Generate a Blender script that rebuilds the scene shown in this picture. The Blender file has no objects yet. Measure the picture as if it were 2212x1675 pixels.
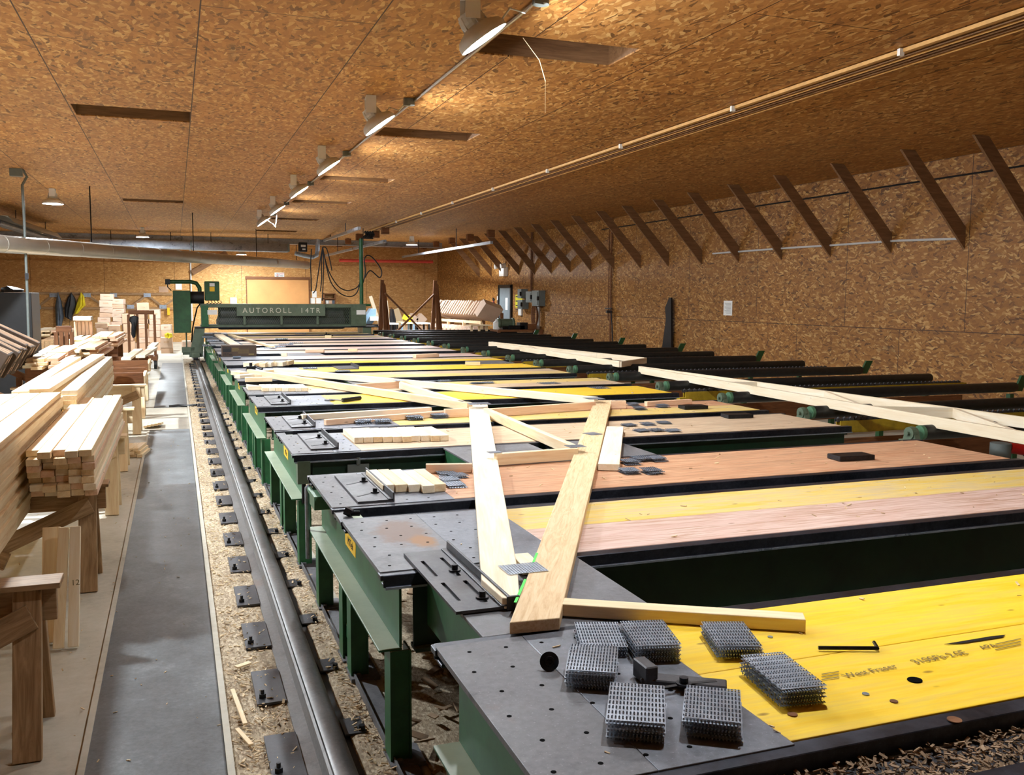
import bpy, bmesh, math, random
from mathutils import Vector, Matrix, Euler
random.seed(7)
S = bpy.context.scene
COL = S.collection
# ------------------------------------------------------------------ camera
W, H, F = 2212, 1675, 1981.24
YAW, PIT, ROL = 0.3510, 0.0975, 0.0059
CAM = Vector((0, 0, 1.75))
fw = Vector((math.sin(YAW)*math.cos(PIT), math.cos(YAW)*math.cos(PIT), -math.sin(PIT)))
rt = Vector((math.cos(YAW), -math.sin(YAW), 0))
up = rt.cross(fw)
r2 = rt*math.cos(ROL) + up*math.sin(ROL)
u2 = -rt*math.sin(ROL) + up*math.cos(ROL)
cam = bpy.data.cameras.new('camera'); camo = bpy.data.objects.new('camera', cam); COL.objects.link(camo)
M3 = Matrix((r2, u2, -fw)).transposed()
camo.matrix_world = Matrix.Translation(CAM) @ M3.to_4x4()
cam.sensor_width = 36; cam.lens = F*36/W; cam.clip_end = 200; cam.clip_start = 0.05
S.camera = camo
# world: dim interior bounce only
wd = bpy.data.worlds.new('world'); S.world = wd; wd.use_nodes = True
wd.node_tree.nodes['Background'].inputs[0].default_value = (0.75, 0.8, 0.9, 1)
wd.node_tree.nodes['Background'].inputs[1].default_value = 0.15
S.view_settings.view_transform = 'Standard'; S.view_settings.look = 'None'
S.view_settings.exposure = 0.0; S.view_settings.gamma = 1; S.view_settings.use_curve_mapping = False
LAMP = 900.0        # lens emission of the row of tilted high-bay lamps
LAMP_LEFT = 4200.0
LAMP_FAR = 3200.0

# ------------------------------------------------------------------ points on real planes of the room
def ray(x, y): return M3 @ Vector((x - W/2, -(y - H/2), -F))
def az(x, y, z): d = ray(x, y); return CAM + d*((z-CAM.z)/d.z)
def ax(x, y, X): d = ray(x, y); return CAM + d*(X/d.x)
def ay(x, y, Y): d = ray(x, y); return CAM + d*(Y/d.y)
ZT = 0.75    # table top
ZC = 3.75    # ceiling
XW = 10.31   # right wall
YB = 37.3    # back wall
XL = -7.0; YF = -4.0

# ------------------------------------------------------------------ mesh builder
class MB:
    def __init__(s): s.v = []; s.f = []; s.mi = []; s.m = 0
    def raw(s, vs, fs):
        o = len(s.v); s.v += [Vector(v) for v in vs]
        s.f += [tuple(i+o for i in f) for f in fs]; s.mi += [s.m]*len(fs); return s
    def box(s, c, d, R=None):
        c = Vector(c); vs = []
        for z in (-.5, .5):
            for y in (-.5, .5):
                for x in (-.5, .5):
                    p = Vector((x*d[0], y*d[1], z*d[2]))
                    if R is not None: p = R @ p
                    vs.append(c+p)
        return s.raw(vs, [(0,2,3,1),(4,5,7,6),(0,1,5,4),(2,6,7,3),(0,4,6,2),(1,3,7,5)])
    def bb(s, x0, x1, y0, y1, z0, z1): return s.box(((x0+x1)/2, (y0+y1)/2, (z0+z1)/2), (x1-x0, y1-y0, z1-z0))
    def beam(s, a, b, w, h, up=(0,0,1)):
        a = Vector(a); b = Vector(b); d = b-a; L = d.length; x = d.normalized()
        z = Vector(up) - x*x.dot(Vector(up))
        if z.length < 1e-4: z = Vector((0,1,0)) - x*x.y
        z.normalize(); y = z.cross(x); R = Matrix((x, y, z)).transposed()
        return s.box((a+b)/2, (L, w, h), R)
    def cyl(s, a, b, r, n=16, r2=None, cap=True):
        a = Vector(a); b = Vector(b); r2 = r if r2 is None else r2
        x = (b-a).normalized(); t = Vector((0,0,1)) if abs(x.z) < .9 else Vector((1,0,0))
        u = x.cross(t).normalized(); w = x.cross(u)
        vs = []
        for k in range(n):
            c = math.cos(2*math.pi*k/n); q = math.sin(2*math.pi*k/n)
            vs.append(a + (u*c+w*q)*r); vs.append(b + (u*c+w*q)*r2)
        fs = [(2*k, 2*((k+1) % n), 2*((k+1) % n)+1, 2*k+1) for k in range(n)]
        if cap: fs += [tuple(2*k for k in range(n))[::-1], tuple(2*k+1 for k in range(n))]
        return s.raw(vs, fs)
    def tube(s, pts, r, n=8):
        pts = [Vector(p) for p in pts]; vs = []; fs = []
        u = None
        for i, p in enumerate(pts):
            d = (pts[min(i+1, len(pts)-1)] - pts[max(i-1, 0)]).normalized()
            if u is None:
                t = Vector((0,0,1)) if abs(d.z) < .9 else Vector((1,0,0)); u = d.cross(t).normalized()
            else:
                u = (u - d*u.dot(d)).normalized()
            w = d.cross(u)
            for k in range(n):
                a = 2*math.pi*k/n; vs.append(p + (u*math.cos(a)+w*math.sin(a))*r)
        for i in range(len(pts)-1):
            for k in range(n):
                fs.append((i*n+k, i*n+(k+1) % n, (i+1)*n+(k+1) % n, (i+1)*n+k))
        fs += [tuple(range(n))[::-1], tuple((len(pts)-1)*n+k for k in range(n))]
        return s.raw(vs, fs)
    def prism(s, poly, a, b):      # poly: list of 3d points, extruded by vector from offset a to b
        n = len(poly); a = Vector(a); b = Vector(b)
        vs = [Vector(p)+a for p in poly] + [Vector(p)+b for p in poly]
        fs = [tuple(range(n))[::-1], tuple(range(n, 2*n))] + [(k, (k+1) % n, (k+1) % n+n, k+n) for k in range(n)]
        return s.raw(vs, fs)
    def lathe(s, prof, c, n=24, axis=(0,0,1)):   # prof: (r, h)
        c = Vector(c); x = Vector(axis).normalized(); t = Vector((0,0,1)) if abs(x.z) < .9 else Vector((1,0,0))
        u = x.cross(t).normalized(); w = x.cross(u); vs = []; fs = []
        for r, h in prof:
            for k in range(n):
                a = 2*math.pi*k/n; vs.append(c + x*h + (u*math.cos(a)+w*math.sin(a))*r)
        for i in range(len(prof)-1):
            for k in range(n): fs.append((i*n+k, i*n+(k+1) % n, (i+1)*n+(k+1) % n, (i+1)*n+k))
        fs.append(tuple(range(n))); fs.append(tuple((len(prof)-1)*n+k for k in range(n)))
        return s.raw(vs, fs)
    def build(s, name, mats, parent=None, origin=None, bevel=0, smooth=False):
        me = bpy.data.meshes.new(name)
        o = bpy.data.objects.new(name, me)
        base = Vector((0,0,0))
        q = parent
        while q is not None: base = base + q.location; q = q.parent
        org = Vector(origin) if origin is not None else (base if parent is not None else Vector((0,0,0)))
        me.from_pydata([tuple(v-org) for v in s.v], [], s.f)
        if not isinstance(mats, (list, tuple)): mats = [mats]
        for m in mats: me.materials.append(m)
        if len(mats) > 1: me.polygons.foreach_set('material_index', s.mi)
        bm = bmesh.new(); bm.from_mesh(me); bmesh.ops.recalc_face_normals(bm, faces=bm.faces)
        if bevel: bmesh.ops.bevel(bm, geom=list(bm.edges), offset=bevel, segments=2 if bevel > .004 else 1, affect='EDGES', profile=.5)
        bm.to_mesh(me); bm.free()
        if smooth:
            me.polygons.foreach_set('use_smooth', [True]*len(me.polygons))
            try: me.set_sharp_from_angle(angle=0.7)
            except Exception: pass
        me.update(); COL.objects.link(o)
        o.location = org - base
        if parent is not None: o.parent = parent
        return o

def tag(o, label=None, cat=None, group=None, kind=None):
    if label: o['label'] = label
    if cat: o['category'] = cat
    if group: o['group'] = group
    if kind: o['kind'] = kind
    return o
def thing(name, label, cat, loc=(0,0,0), group=None):
    o = bpy.data.objects.new(name, None); o.empty_display_size = .1; COL.objects.link(o); o.location = loc
    return tag(o, label, cat, group)
def dup(root, off, label=None, group=None):
    def cp(o, par):
        c = o.copy(); COL.objects.link(c)
        if par is not None: c.parent = par
        for ch in o.children: cp(ch, c)
        return c
    r = cp(root, None); r.location = root.location + Vector(off)
    if label: r['label'] = label
    if group: r['group'] = group
    return r

# board: own object with local X along its length (grain follows it)
BM = {}
def board_mesh(L, w, t, m, bev=.003):
    k = (round(L, 3), round(w, 3), round(t, 3), m.name)
    if k not in BM:
        me = bpy.data.meshes.new('board')
        bm = bmesh.new(); bmesh.ops.create_cube(bm, size=1)
        for v in bm.verts: v.co = Vector((v.co.x*L, v.co.y*w, v.co.z*t))
        bmesh.ops.bevel(bm, geom=list(bm.edges), offset=min(bev, t*.2), segments=2, affect='EDGES', profile=.5)
        bm.to_mesh(me); bm.free(); me.materials.append(m); BM[k] = me
    return BM[k]
def board(name, a, b, w, t, m, parent=None, up=(0,0,1), label=None, cat=None, group=None):
    a = Vector(a); b = Vector(b); d = b-a; x = d.normalized(); upv = Vector(up)
    z = upv - x*x.dot(upv)
    if z.length < 1e-4: z = Vector((0,1,0)) - x*x.y
    z.normalize(); y = z.cross(x); R = Matrix((x, y, z)).transposed()
    o = bpy.data.objects.new(name, board_mesh(d.length, w, t, m)); COL.objects.link(o)
    base = Vector((0,0,0)); q = parent
    while q is not None: base = base + q.location; q = q.parent
    o.matrix_world = Matrix.Translation((a+b)/2 - base) @ R.to_4x4()
    o.location = (a+b)/2 - base; o.rotation_euler = R.to_euler()
    if parent is not None: o.parent = parent
    return tag(o, label, cat, group)

def text(name, s, m, origin, right, upv, size, parent=None, extrude=.002, align='CENTER', shear=0, spacing=1.0):
    cu = bpy.data.curves.new(name, 'FONT'); cu.body = s; cu.size = size; cu.align_x = align; cu.align_y = 'CENTER'
    cu.extrude = extrude; cu.shear = shear; cu.space_character = spacing
    tmp = bpy.data.objects.new('tmp', cu); COL.objects.link(tmp)
    dg = bpy.context.evaluated_depsgraph_get(); me = bpy.data.meshes.new_from_object(tmp.evaluated_get(dg))
    bpy.data.objects.remove(tmp); me.materials.clear(); me.materials.append(m)
    o = bpy.data.objects.new(name, me); COL.objects.link(o)
    x = Vector(right).normalized(); y = Vector(upv).normalized(); z = x.cross(y)
    base = Vector((0,0,0)); q = parent
    while q is not None: base = base + q.location; q = q.parent
    o.rotation_euler = Matrix((x, y, z)).transposed().to_euler(); o.location = Vector(origin)-base
    if parent is not None: o.parent = parent
    return o

# ------------------------------------------------------------------ materials
def srgb(r, g, b):
    f = lambda c: (c/255/12.92) if c/255 <= .04045 else ((c/255+.055)/1.055)**2.4
    return (f(r), f(g), f(b), 1)
class NT:
    def __init__(s, name):
        s.m = bpy.data.materials.new(name); s.m.use_nodes = True; s.t = s.m.node_tree; s.b = s.t.nodes['Principled BSDF']
    def n(s, ty, **k):
        o = s.t.nodes.new(ty)
        for a, v in k.items():
            if a.startswith('i_'):
                key = a[2:].replace('_', ' ')
                o.inputs[int(key) if key.isdigit() else key].default_value = v
            else: setattr(o, a, v)
        return o
    def l(s, a, b): s.t.links.new(a, b)
    def coords(s, scale=(1,1,1), rot=(0,0,0), loc=(0,0,0), rnd=False):
        tc = s.n('ShaderNodeTexCoord'); mp = s.n('ShaderNodeMapping'); mp.inputs['Scale'].default_value = scale
        mp.inputs['Rotation'].default_value = rot; mp.inputs['Location'].default_value = loc
        src = tc.outputs['Object']
        if rnd:
            oi = s.n('ShaderNodeObjectInfo'); mu = s.n('ShaderNodeMath', operation='MULTIPLY', i_1=37.0); s.l(oi.outputs['Random'], mu.inputs[0])
            ad = s.n('ShaderNodeVectorMath', operation='ADD'); s.l(src, ad.inputs[0]); s.l(mu.outputs[0], ad.inputs[1]); src = ad.outputs[0]
        s.l(src, mp.inputs[0]); return mp.outputs[0]
    def ramp(s, fac, stops, interp='LINEAR'):
        r = s.n('ShaderNodeValToRGB'); e = r.color_ramp.elements; r.color_ramp.interpolation = interp
        while len(e) < len(stops): e.new(.5)
        for el, (p, c) in zip(e, stops): el.position = p; el.color = c if len(c) == 4 else (*c, 1)
        s.l(fac, r.inputs[0]); return r.outputs[0]
    def noise(s, vec, scale, detail=4, rough=.6, dist=0):
        o = s.n('ShaderNodeTexNoise', i_Scale=scale, i_Detail=detail, i_Roughness=rough, i_Distortion=dist); s.l(vec, o.inputs['Vector']); return o.outputs[0]
    def mix(s, fac, a, b, mode='MIX'):
        o = s.n('ShaderNodeMix', data_type='RGBA', blend_type=mode)
        for v, i in ((fac, 0), (a, 6), (b, 7)):
            if hasattr(v, 'is_output'): s.l(v, o.inputs[i])
            else: o.inputs[i].default_value = v
        return o.outputs[2]
    def math(s, op, a, b=None):
        o = s.n('ShaderNodeMath', operation=op)
        for v, i in ((a, 0), (b, 1)):
            if v is None: continue
            if hasattr(v, 'is_output'): s.l(v, o.inputs[i])
            else: o.inputs[i].default_value = v
        return o.outputs[0]
    def bump(s, h, st=.3, d=.01):
        o = s.n('ShaderNodeBump', i_Strength=st, i_Distance=d); s.l(h, o.inputs['Height']); s.l(o.outputs[0], s.b.inputs['Normal'])
    def col(s, c): s.l(c, s.b.inputs['Base Color']) if hasattr(c, 'is_output') else setattr(s.b.inputs['Base Color'], 'default_value', c)
    def set(s, rough=.6, metal=0, spec=.5): s.b.inputs['Roughness'].default_value = rough; s.b.inputs['Metallic'].default_value = metal; s.b.inputs['Specular IOR Level'].default_value = spec

def plain(name, c, rough=.6, metal=0, var=.12, scale=8, spec=.4, bump=0):
    n = NT(name); v = n.coords(rnd=True); f = n.noise(v, scale, 5)
    d = tuple(x*(1-var) for x in c[:3])+(1,); li = tuple(min(1, x*(1+var)) for x in c[:3])+(1,)
    n.col(n.ramp(f, [(.3, d), (.7, li)])); n.set(rough, metal, spec)
    if bump: n.bump(f, bump)
    return n.m
def osb(name, plane, cols, seam=None, off=(0,0), dark=.35, fs=1.0):
    n = NT(name); tc = n.n('ShaderNodeTexCoord'); sp = n.n('ShaderNodeSeparateXYZ'); n.l(tc.outputs['Object'], sp.inputs[0])
    cb = n.n('ShaderNodeCombineXYZ'); n.l(sp.outputs[plane[0]], cb.inputs[0]); n.l(sp.outputs[plane[1]], cb.inputs[1])
    base = cb.outputs[0]
    nz = n.n('ShaderNodeTexNoise', i_Scale=4.0, i_Detail=2.0); n.l(base, nz.inputs['Vector'])
    sc = n.n('ShaderNodeVectorMath', operation='SCALE'); sc.inputs[3].default_value = .12; n.l(nz.outputs[1], sc.inputs[0])
    ad = n.n('ShaderNodeVectorMath', operation='ADD'); n.l(base, ad.inputs[0]); n.l(sc.outputs[0], ad.inputs[1])
    val = None
    for i, (a, thr) in enumerate(((0.15, 0), (0.75, .5), (-0.5, .55), (0.02, .6))):
        mp = n.n('ShaderNodeMapping'); mp.inputs['Rotation'].default_value = (0,0,a)
        mp2 = n.n('ShaderNodeMapping'); mp2.inputs['Scale'].default_value = (11*fs, 34*fs, 1); mp2.inputs['Location'].default_value = (i*7.3, i*3.1, 0)
        n.l(ad.outputs[0], mp.inputs[0]); n.l(mp.outputs[0], mp2.inputs[0])
        vo = n.n('ShaderNodeTexVoronoi', voronoi_dimensions='2D', i_Scale=1.0); n.l(mp2.outputs[0], vo.inputs['Vector'])
        s3 = n.n('ShaderNodeSeparateColor'); n.l(vo.outputs['Color'], s3.inputs[0])
        if val is None: val = s3.outputs[0]
        else:
            st = n.math('GREATER_THAN', s3.outputs[1], thr)
            mx = n.n('ShaderNodeMix', data_type='FLOAT'); n.l(st, mx.inputs[0]); n.l(val, mx.inputs[2]); n.l(s3.outputs[0], mx.inputs[3]); val = mx.outputs[0]
    fine = n.noise(ad.outputs[0], 60, 3)
    val2 = n.math('ADD', n.math('MULTIPLY', val, .85), n.math('MULTIPLY', fine, .15))
    c = n.ramp(val2, [(.06, cols[0]), (.22, cols[1]), (.7, cols[2]), (.93, cols[3])])
    mps = n.n('ShaderNodeMapping'); mps.inputs['Scale'].default_value = (.8, 5, 1); n.l(base, mps.inputs[0]); smd = n.noise(mps.outputs[0], 1.3, 5, .6)
    c = n.mix(n.ramp(smd, [(.60, (0,0,0)), (.70, (.42,.42,.42))]), c, srgb(104, 80, 52))
    big = n.noise(base, .55, 4)
    c = n.mix(n.ramp(big, [(.35, (0,0,0)), (.75, (.35,.35,.35))]), c, cols[1])
    if seam:
        mp = n.n('ShaderNodeMapping'); mp.inputs['Location'].default_value = (off[0], off[1], 0); n.l(base, mp.inputs[0])
        br = n.n('ShaderNodeTexBrick', i_Scale=1.0); br.inputs['Mortar Size'].default_value = .006; br.inputs['Mortar Smooth'].default_value = .3
        br.inputs['Brick Width'].default_value = seam[0]; br.inputs['Row Height'].default_value = seam[1]; br.offset = .5
        n.l(mp.outputs[0], br.inputs['Vector'])
        tn = n.ramp(br.outputs['Color'], [(0, (.82,.82,.82)), (1, (1,1,1))])
        br.inputs['Color1'].default_value = (1,1,1,1); br.inputs['Color2'].default_value = (0.2,0.2,0.2,1)
        c = n.mix(1.0, c, tn, 'MULTIPLY')
        c = n.mix(br.outputs['Fac'], c, srgb(60, 34, 16))
    n.col(c); n.set(.55, 0, .35); n.bump(val, .08, .01)
    return n.m
def pine(name, c0, c1, c2, ring=1.0, rough=.6):
    n = NT(name); v = n.coords((.9, 9, 9), rnd=True)
    f = n.noise(v, 2.2, 6, .65, 1.6*ring); v2 = n.coords((2, 60, 60), rnd=True); g = n.noise(v2, 2, 3)
    mixf = n.math('ADD', n.math('MULTIPLY', f, .75), n.math('MULTIPLY', g, .25))
    c = n.ramp(mixf, [(.34, c0), (.5, c1), (.66, c2)])
    kv = n.coords((1.3, 4.0, 4.0), rnd=True); vo = n.n('ShaderNodeTexVoronoi', i_Scale=2.1); n.l(kv, vo.inputs['Vector'])
    k = n.ramp(vo.outputs['Distance'], [(.0, (.9,.9,.9)), (.03, (.6,.6,.6)), (.065, (0,0,0))])
    c = n.mix(k, c, tuple(x*.42 for x in c0[:3])+(1,))
    oi = n.n('ShaderNodeObjectInfo'); rr = n.ramp(oi.outputs['Random'], [(0, (.92,.90,.87)), (.5, (1,1,1)), (1, (.99,.95,.9))])
    c = n.mix(1.0, c, rr, 'MULTIPLY')
    n.col(c); n.set(rough, 0, .3); n.bump(g, .06); return n.m
def ply(name, base, alt, wear, amt=.5, scale=1.0):     # worn painted plywood, grain along X
    n = NT(name); v = n.coords((.7*scale, 6*scale, 6), rnd=True); f = n.noise(v, 3, 7, .7, .8)
    v2 = n.coords((1.6, 26, 10), rnd=True); g = n.noise(v2, 2.5, 4)
    c = n.ramp(f, [(.36, base), (.58, alt)])
    c = n.mix(n.ramp(n.math('ADD', n.math('MULTIPLY', g, .5), n.math('MULTIPLY', f, .5)), [(.47, (0,0,0)), (.58, (amt,amt,amt))]), c, wear)
    kv = n.coords((1.6, 3.6, 1), rnd=True); vo = n.n('ShaderNodeTexVoronoi', i_Scale=2.6); n.l(kv, vo.inputs['Vector'])
    k = n.ramp(vo.outputs['Distance'], [(.0, (.9,.9,.9)), (.05, (.55,.55,.55)), (.085, (0,0,0))])
    c = n.mix(k, c, srgb(120, 78, 30)); n.col(c); n.set(.5, 0, .35); n.bump(g, .05); return n.m

M = {}
OC = [srgb(92,60,28), srgb(164,110,54), srgb(190,134,70), srgb(222,180,116)]
M['osb_ceiling'] = osb('osb_ceiling', (1, 0), OC, (2.44, 1.22), (-8.13, 1.0+1.22*9))
# flake direction follows the strand axis across the hall on the ceiling
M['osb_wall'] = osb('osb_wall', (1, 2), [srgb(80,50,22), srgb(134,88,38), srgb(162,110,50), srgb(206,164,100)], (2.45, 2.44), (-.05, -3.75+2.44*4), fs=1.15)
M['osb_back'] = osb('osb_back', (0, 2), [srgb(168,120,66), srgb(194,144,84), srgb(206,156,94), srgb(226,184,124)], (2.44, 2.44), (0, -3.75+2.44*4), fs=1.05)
M['osb_plain'] = osb('osb_plain', (0, 1), OC)
M['pine'] = pine('pine_fresh', srgb(226,196,152), srgb(238,214,174), srgb(245,228,194))
M['pine_white'] = pine('pine_pale', srgb(234,214,180), srgb(243,228,200), srgb(248,238,218), .6)
M['pine_pink'] = pine('pine_pinkish', srgb(220,176,144), srgb(234,196,164), srgb(241,212,184))
M['pine_ring'] = pine('pine_grain', srgb(212,172,124), srgb(232,202,158), srgb(240,218,180), 2.0)
M['pine_old'] = pine('pine_weathered', srgb(128,98,66), srgb(166,134,98), srgb(192,160,122), 1.5)
M['pine_end'] = pine('pine_end_grain', srgb(168,124,82), srgb(198,156,110), srgb(212,174,130), 2.0)
M['wood_brown'] = pine('wood_brown', srgb(92,58,34), srgb(120,78,48), srgb(140,96,62), 1.2)
M['joist'] = pine('joist_brown', srgb(106,76,50), srgb(126,92,62), srgb(142,106,74), .8)
M['yellow'] = ply('yellow_panel', srgb(238,190,34), srgb(246,208,62), srgb(226,186,90), .55)
M['yellow_worn'] = ply('worn_yellow_panel', srgb(222,186,82), srgb(226,200,128), srgb(206,182,140), .9)
M['pink'] = ply('pinkish_panel', srgb(200,162,146), srgb(222,198,186), srgb(176,132,104), .8)
M['orange'] = ply('orange_panel', srgb(190,134,98), srgb(220,176,140), srgb(166,120,88), .8)
M['tan'] = ply('tan_panel', srgb(190,160,128), srgb(222,200,170), srgb(166,136,108), .8)
M['mauve'] = ply('mauve_panel', srgb(206,176,168), srgb(220,196,190), srgb(196,176,160), .7)

def steel(name, c0, c1, rough=.42, metal=.75, rust=0, scale=3):
    n = NT(name); v = n.coords(rnd=True); f = n.noise(v, scale, 8, .7); g = n.noise(v, 45, 3)
    c = n.ramp(n.math('ADD', n.math('MULTIPLY', f, .7), n.math('MULTIPLY', g, .3)), [(.35, c0), (.65, c1)])
    if rust:
        h = n.noise(v, 1.6, 6, .7); c = n.mix(n.ramp(h, [(.60, (0,0,0)), (.72, (rust,)*3)]), c, srgb(122, 84, 58))
    fl = n.noise(n.coords((1, 1, 1), rnd=True), 160, 2, .5)
    c = n.mix(n.ramp(fl, [(.64, (0,0,0)), (.74, (.28,.28,.28))]), c, tuple(min(1, x*2.4) for x in c1[:3])+(1,)); c = n.mix(n.ramp(n.noise(v, 9, 6, .75), [(.30, (.55,.55,.55)), (.44, (0,0,0))]), c, tuple(x*.5 for x in c0[:3])+(1,))
    n.col(c); n.set(rough, metal, .5); n.l(n.ramp(f, [(.3, (rough-.1,)*3), (.7, (rough+.2,)*3)]), n.b.inputs['Roughness']); n.bump(g, .04); return n.m
M['steel'] = steel('worn_steel', srgb(84,83,85), srgb(122,121,124), .5, .2, .5)
M['steel_dark'] = steel('dark_steel', srgb(52,51,54), srgb(82,81,84), .42, .3)
M['edge'] = steel('black_edge_channel', srgb(26,28,34), srgb(62,64,74), .35, .6)
M['galv'] = steel('galvanised', srgb(128,138,150), srgb(178,186,198), .3, .5)
M['rail'] = steel('rail_steel', srgb(88,85,83), srgb(122,119,117), .44, .3, .45)
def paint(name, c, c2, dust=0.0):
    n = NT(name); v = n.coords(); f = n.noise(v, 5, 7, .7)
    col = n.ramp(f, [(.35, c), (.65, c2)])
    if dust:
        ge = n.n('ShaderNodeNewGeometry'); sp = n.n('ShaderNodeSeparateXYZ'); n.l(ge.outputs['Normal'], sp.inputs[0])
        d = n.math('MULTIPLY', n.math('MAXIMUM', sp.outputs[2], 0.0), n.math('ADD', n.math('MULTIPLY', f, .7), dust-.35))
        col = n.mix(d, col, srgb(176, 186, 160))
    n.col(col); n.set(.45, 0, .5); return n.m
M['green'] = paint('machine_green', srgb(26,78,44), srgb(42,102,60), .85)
M['green_inner'] = paint('shaded_grimy_green', srgb(10,36,22), srgb(20,54,32), .4)  # grimy green, darkened to put the shade under the tops into the colour
M['green_grey'] = paint('faded_machine_green', srgb(78,92,72), srgb(98,112,92))
M['green_dark'] = paint('cabinet_green', srgb(30,70,38), srgb(42,92,50))
M['green_pale'] = paint('pale_green', srgb(62,104,74), srgb(92,132,100))
M['steel_blue'] = steel('bluish_steel', srgb(94,96,103), srgb(132,135,144), .45, .25, .3)
M['rubber'] = plain('roller_black', srgb(34,35,34), .42, 0, .35, 14)
M['hole'] = plain('hole_black', srgb(6,6,6), .9, 0, 0, spec=.05)
M['black'] = plain('black', srgb(22,22,24), .5, 0, .3)
M['bolt'] = steel('bolt_black', srgb(24,24,26), srgb(56,56,60), .35, .7)
M['chain_yellow'] = paint('chain_rail_yellow', srgb(150,124,28), srgb(190,160,40))
M['white'] = plain('white', srgb(232,232,228), .6, 0, .04)
M['grey'] = plain('grey_metal', srgb(204,204,202), .45, .1, .06)
M['greybox'] = plain('electrical_grey', srgb(112,120,118), .5, .1, .1)
M['carton'] = plain('cardboard', srgb(198,164,136), .8, 0, .1, 3)
M['carton2'] = plain('cardboard_dark', srgb(72,57,46), .8, 0, .16, 3)
M['carton3'] = plain('cardboard_grey', srgb(206,178,156), .8, 0, .09, 3)
M['jacket_yellow'] = plain('jacket_yellow', srgb(226,206,40), .6, 0, .12)
M['jacket_grey'] = plain('jacket_grey', srgb(84,92,102), .8, 0, .2)
M['jacket_black'] = plain('jacket_black', srgb(42,44,48), .5, 0, .3)
M['red'] = plain('red', srgb(196,30,26), .4, 0, .1)
M['red_pipe'] = plain('red_pipe', srgb(220,84,74), .5, 0, .1)
M['blue'] = plain('saw_blue', srgb(130,160,184), .5, 0, .1)
M['door_grey'] = plain('door_grey', srgb(128,140,146), .5, .1, .08)
M['sign_yellow'] = plain('sign_yellow', srgb(238,190,40), .5, 0, .03)
M['lime'] = plain('sign_lime', srgb(214,206,40), .5, 0, .05)
M['ink'] = plain('ink', srgb(30,30,32), .6, 0, 0)
M['ink_red'] = plain('ink_red', srgb(196,50,40), .6, 0, 0)
M['ink_soft'] = plain('ink_faded', srgb(120,104,60), .6, 0, 0)
M['letter'] = plain('letter_cream', srgb(196,196,176), .6, 0, .05)
M['chalk'] = plain('green_marker', srgb(90,240,90), .6, 0, .0)
M['brass'] = plain('conduit', srgb(180,176,168), .3, .8, .1)
M['door_ply'] = plain('sliding_door_ply', srgb(206,150,92), .55, 0, .08, 2)
M['wire_tan'] = plain('wire_tan', srgb(206,160,96), .5, .1, .15)
M['duct'] = plain('duct_grey', srgb(176,174,166), .35, .6, .08, 2)
def floor_mat():
    n = NT('concrete_floor'); v = n.coords(); f = n.noise(v, .9, 8, .65); g = n.noise(v, 22, 4)
    c = n.ramp(n.math('ADD', n.math('MULTIPLY', f, .75), n.math('MULTIPLY', g, .25)), [(.32, srgb(150,142,126)), (.5, srgb(182,175,158)), (.68, srgb(198,193,180))])
    n.col(c); n.set(.6, 0, .4); n.bump(g, .08); return n.m
M['concrete'] = floor_mat()
def mat_mat():
    n = NT('rubber_mat'); v = n.coords(); f = n.noise(v, 2.2, 8, .7); g = n.noise(v, 60, 4)
    c = n.ramp(n.math('ADD', n.math('MULTIPLY', f, .7), n.math('MULTIPLY', g, .3)), [(.34, srgb(64,66,66)), (.55, srgb(98,102,104)), (.72, srgb(132,136,138))])
    n.col(c); n.set(.42, 0, .45); n.bump(g, .15, .004); return n.m
M['mat'] = mat_mat()
def saw_mat():
    n = NT('sawdust'); v = n.coords(); f = n.noise(v, 3, 8, .75); 
    vo = n.n('ShaderNodeTexVoronoi', i_Scale=120.0); n.l(n.coords((1, .5, 1)), vo.inputs['Vector'])
    s3 = n.n('ShaderNodeSeparateColor'); n.l(vo.outputs['Color'], s3.inputs[0])
    c = n.ramp(n.math('ADD', n.math('MULTIPLY', f, .6), n.math('MULTIPLY', s3.outputs[0], .4)), [(.3, srgb(136,118,96)), (.55, srgb(174,156,130)), (.75, srgb(208,192,166))])
    n.col(c); n.set(.9, 0, .2); n.bump(n.math('ADD', vo.outputs['Distance'], f), .35, .006); return n.m
M['sawdust'] = saw_mat()
M['chip'] = plain('wood_chip', srgb(214,188,148), .7, 0, .2, 30)
M['chip_dark'] = plain('wood_scrap', srgb(150,124,96), .8, 0, .3, 20)
def emit(name, c, s):
    n = NT(name); n.b.inputs['Emission Color'].default_value = c; n.b.inputs['Emission Strength'].default_value = s; n.col((1,1,1,1)); return n.m
M['lens'] = emit('lamp_lens', (.89, .95, 1, 1), LAMP)
M['lens_far'] = emit('lamp_lens_far', (.88, .95, 1, 1), LAMP_FAR)
M['lens_left'] = emit('lamp_lens_left', (.86, .94, 1, 1), LAMP_LEFT)
# ================================================================== room shell
def struct(o): o['kind'] = 'structure'; return o
X1 = XW
m = MB(); m.bb(XL, XW, YF, YB, -.2, 0); struct(m.build('floor', M['concrete']))
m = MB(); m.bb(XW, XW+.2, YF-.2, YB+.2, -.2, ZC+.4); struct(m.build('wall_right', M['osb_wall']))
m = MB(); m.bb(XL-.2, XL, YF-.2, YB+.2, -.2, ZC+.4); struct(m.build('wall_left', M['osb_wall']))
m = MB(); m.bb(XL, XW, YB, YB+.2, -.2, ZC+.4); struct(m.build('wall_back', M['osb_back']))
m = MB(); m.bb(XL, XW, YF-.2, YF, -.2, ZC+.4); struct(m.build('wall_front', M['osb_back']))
# thicker lower lining of the back wall, leaving a darker band above it
m = MB(); m.bb(XL, 10.3, YB-.06, YB, 0, 3.0); struct(m.build('trim_1', M['osb_back']))
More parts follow.
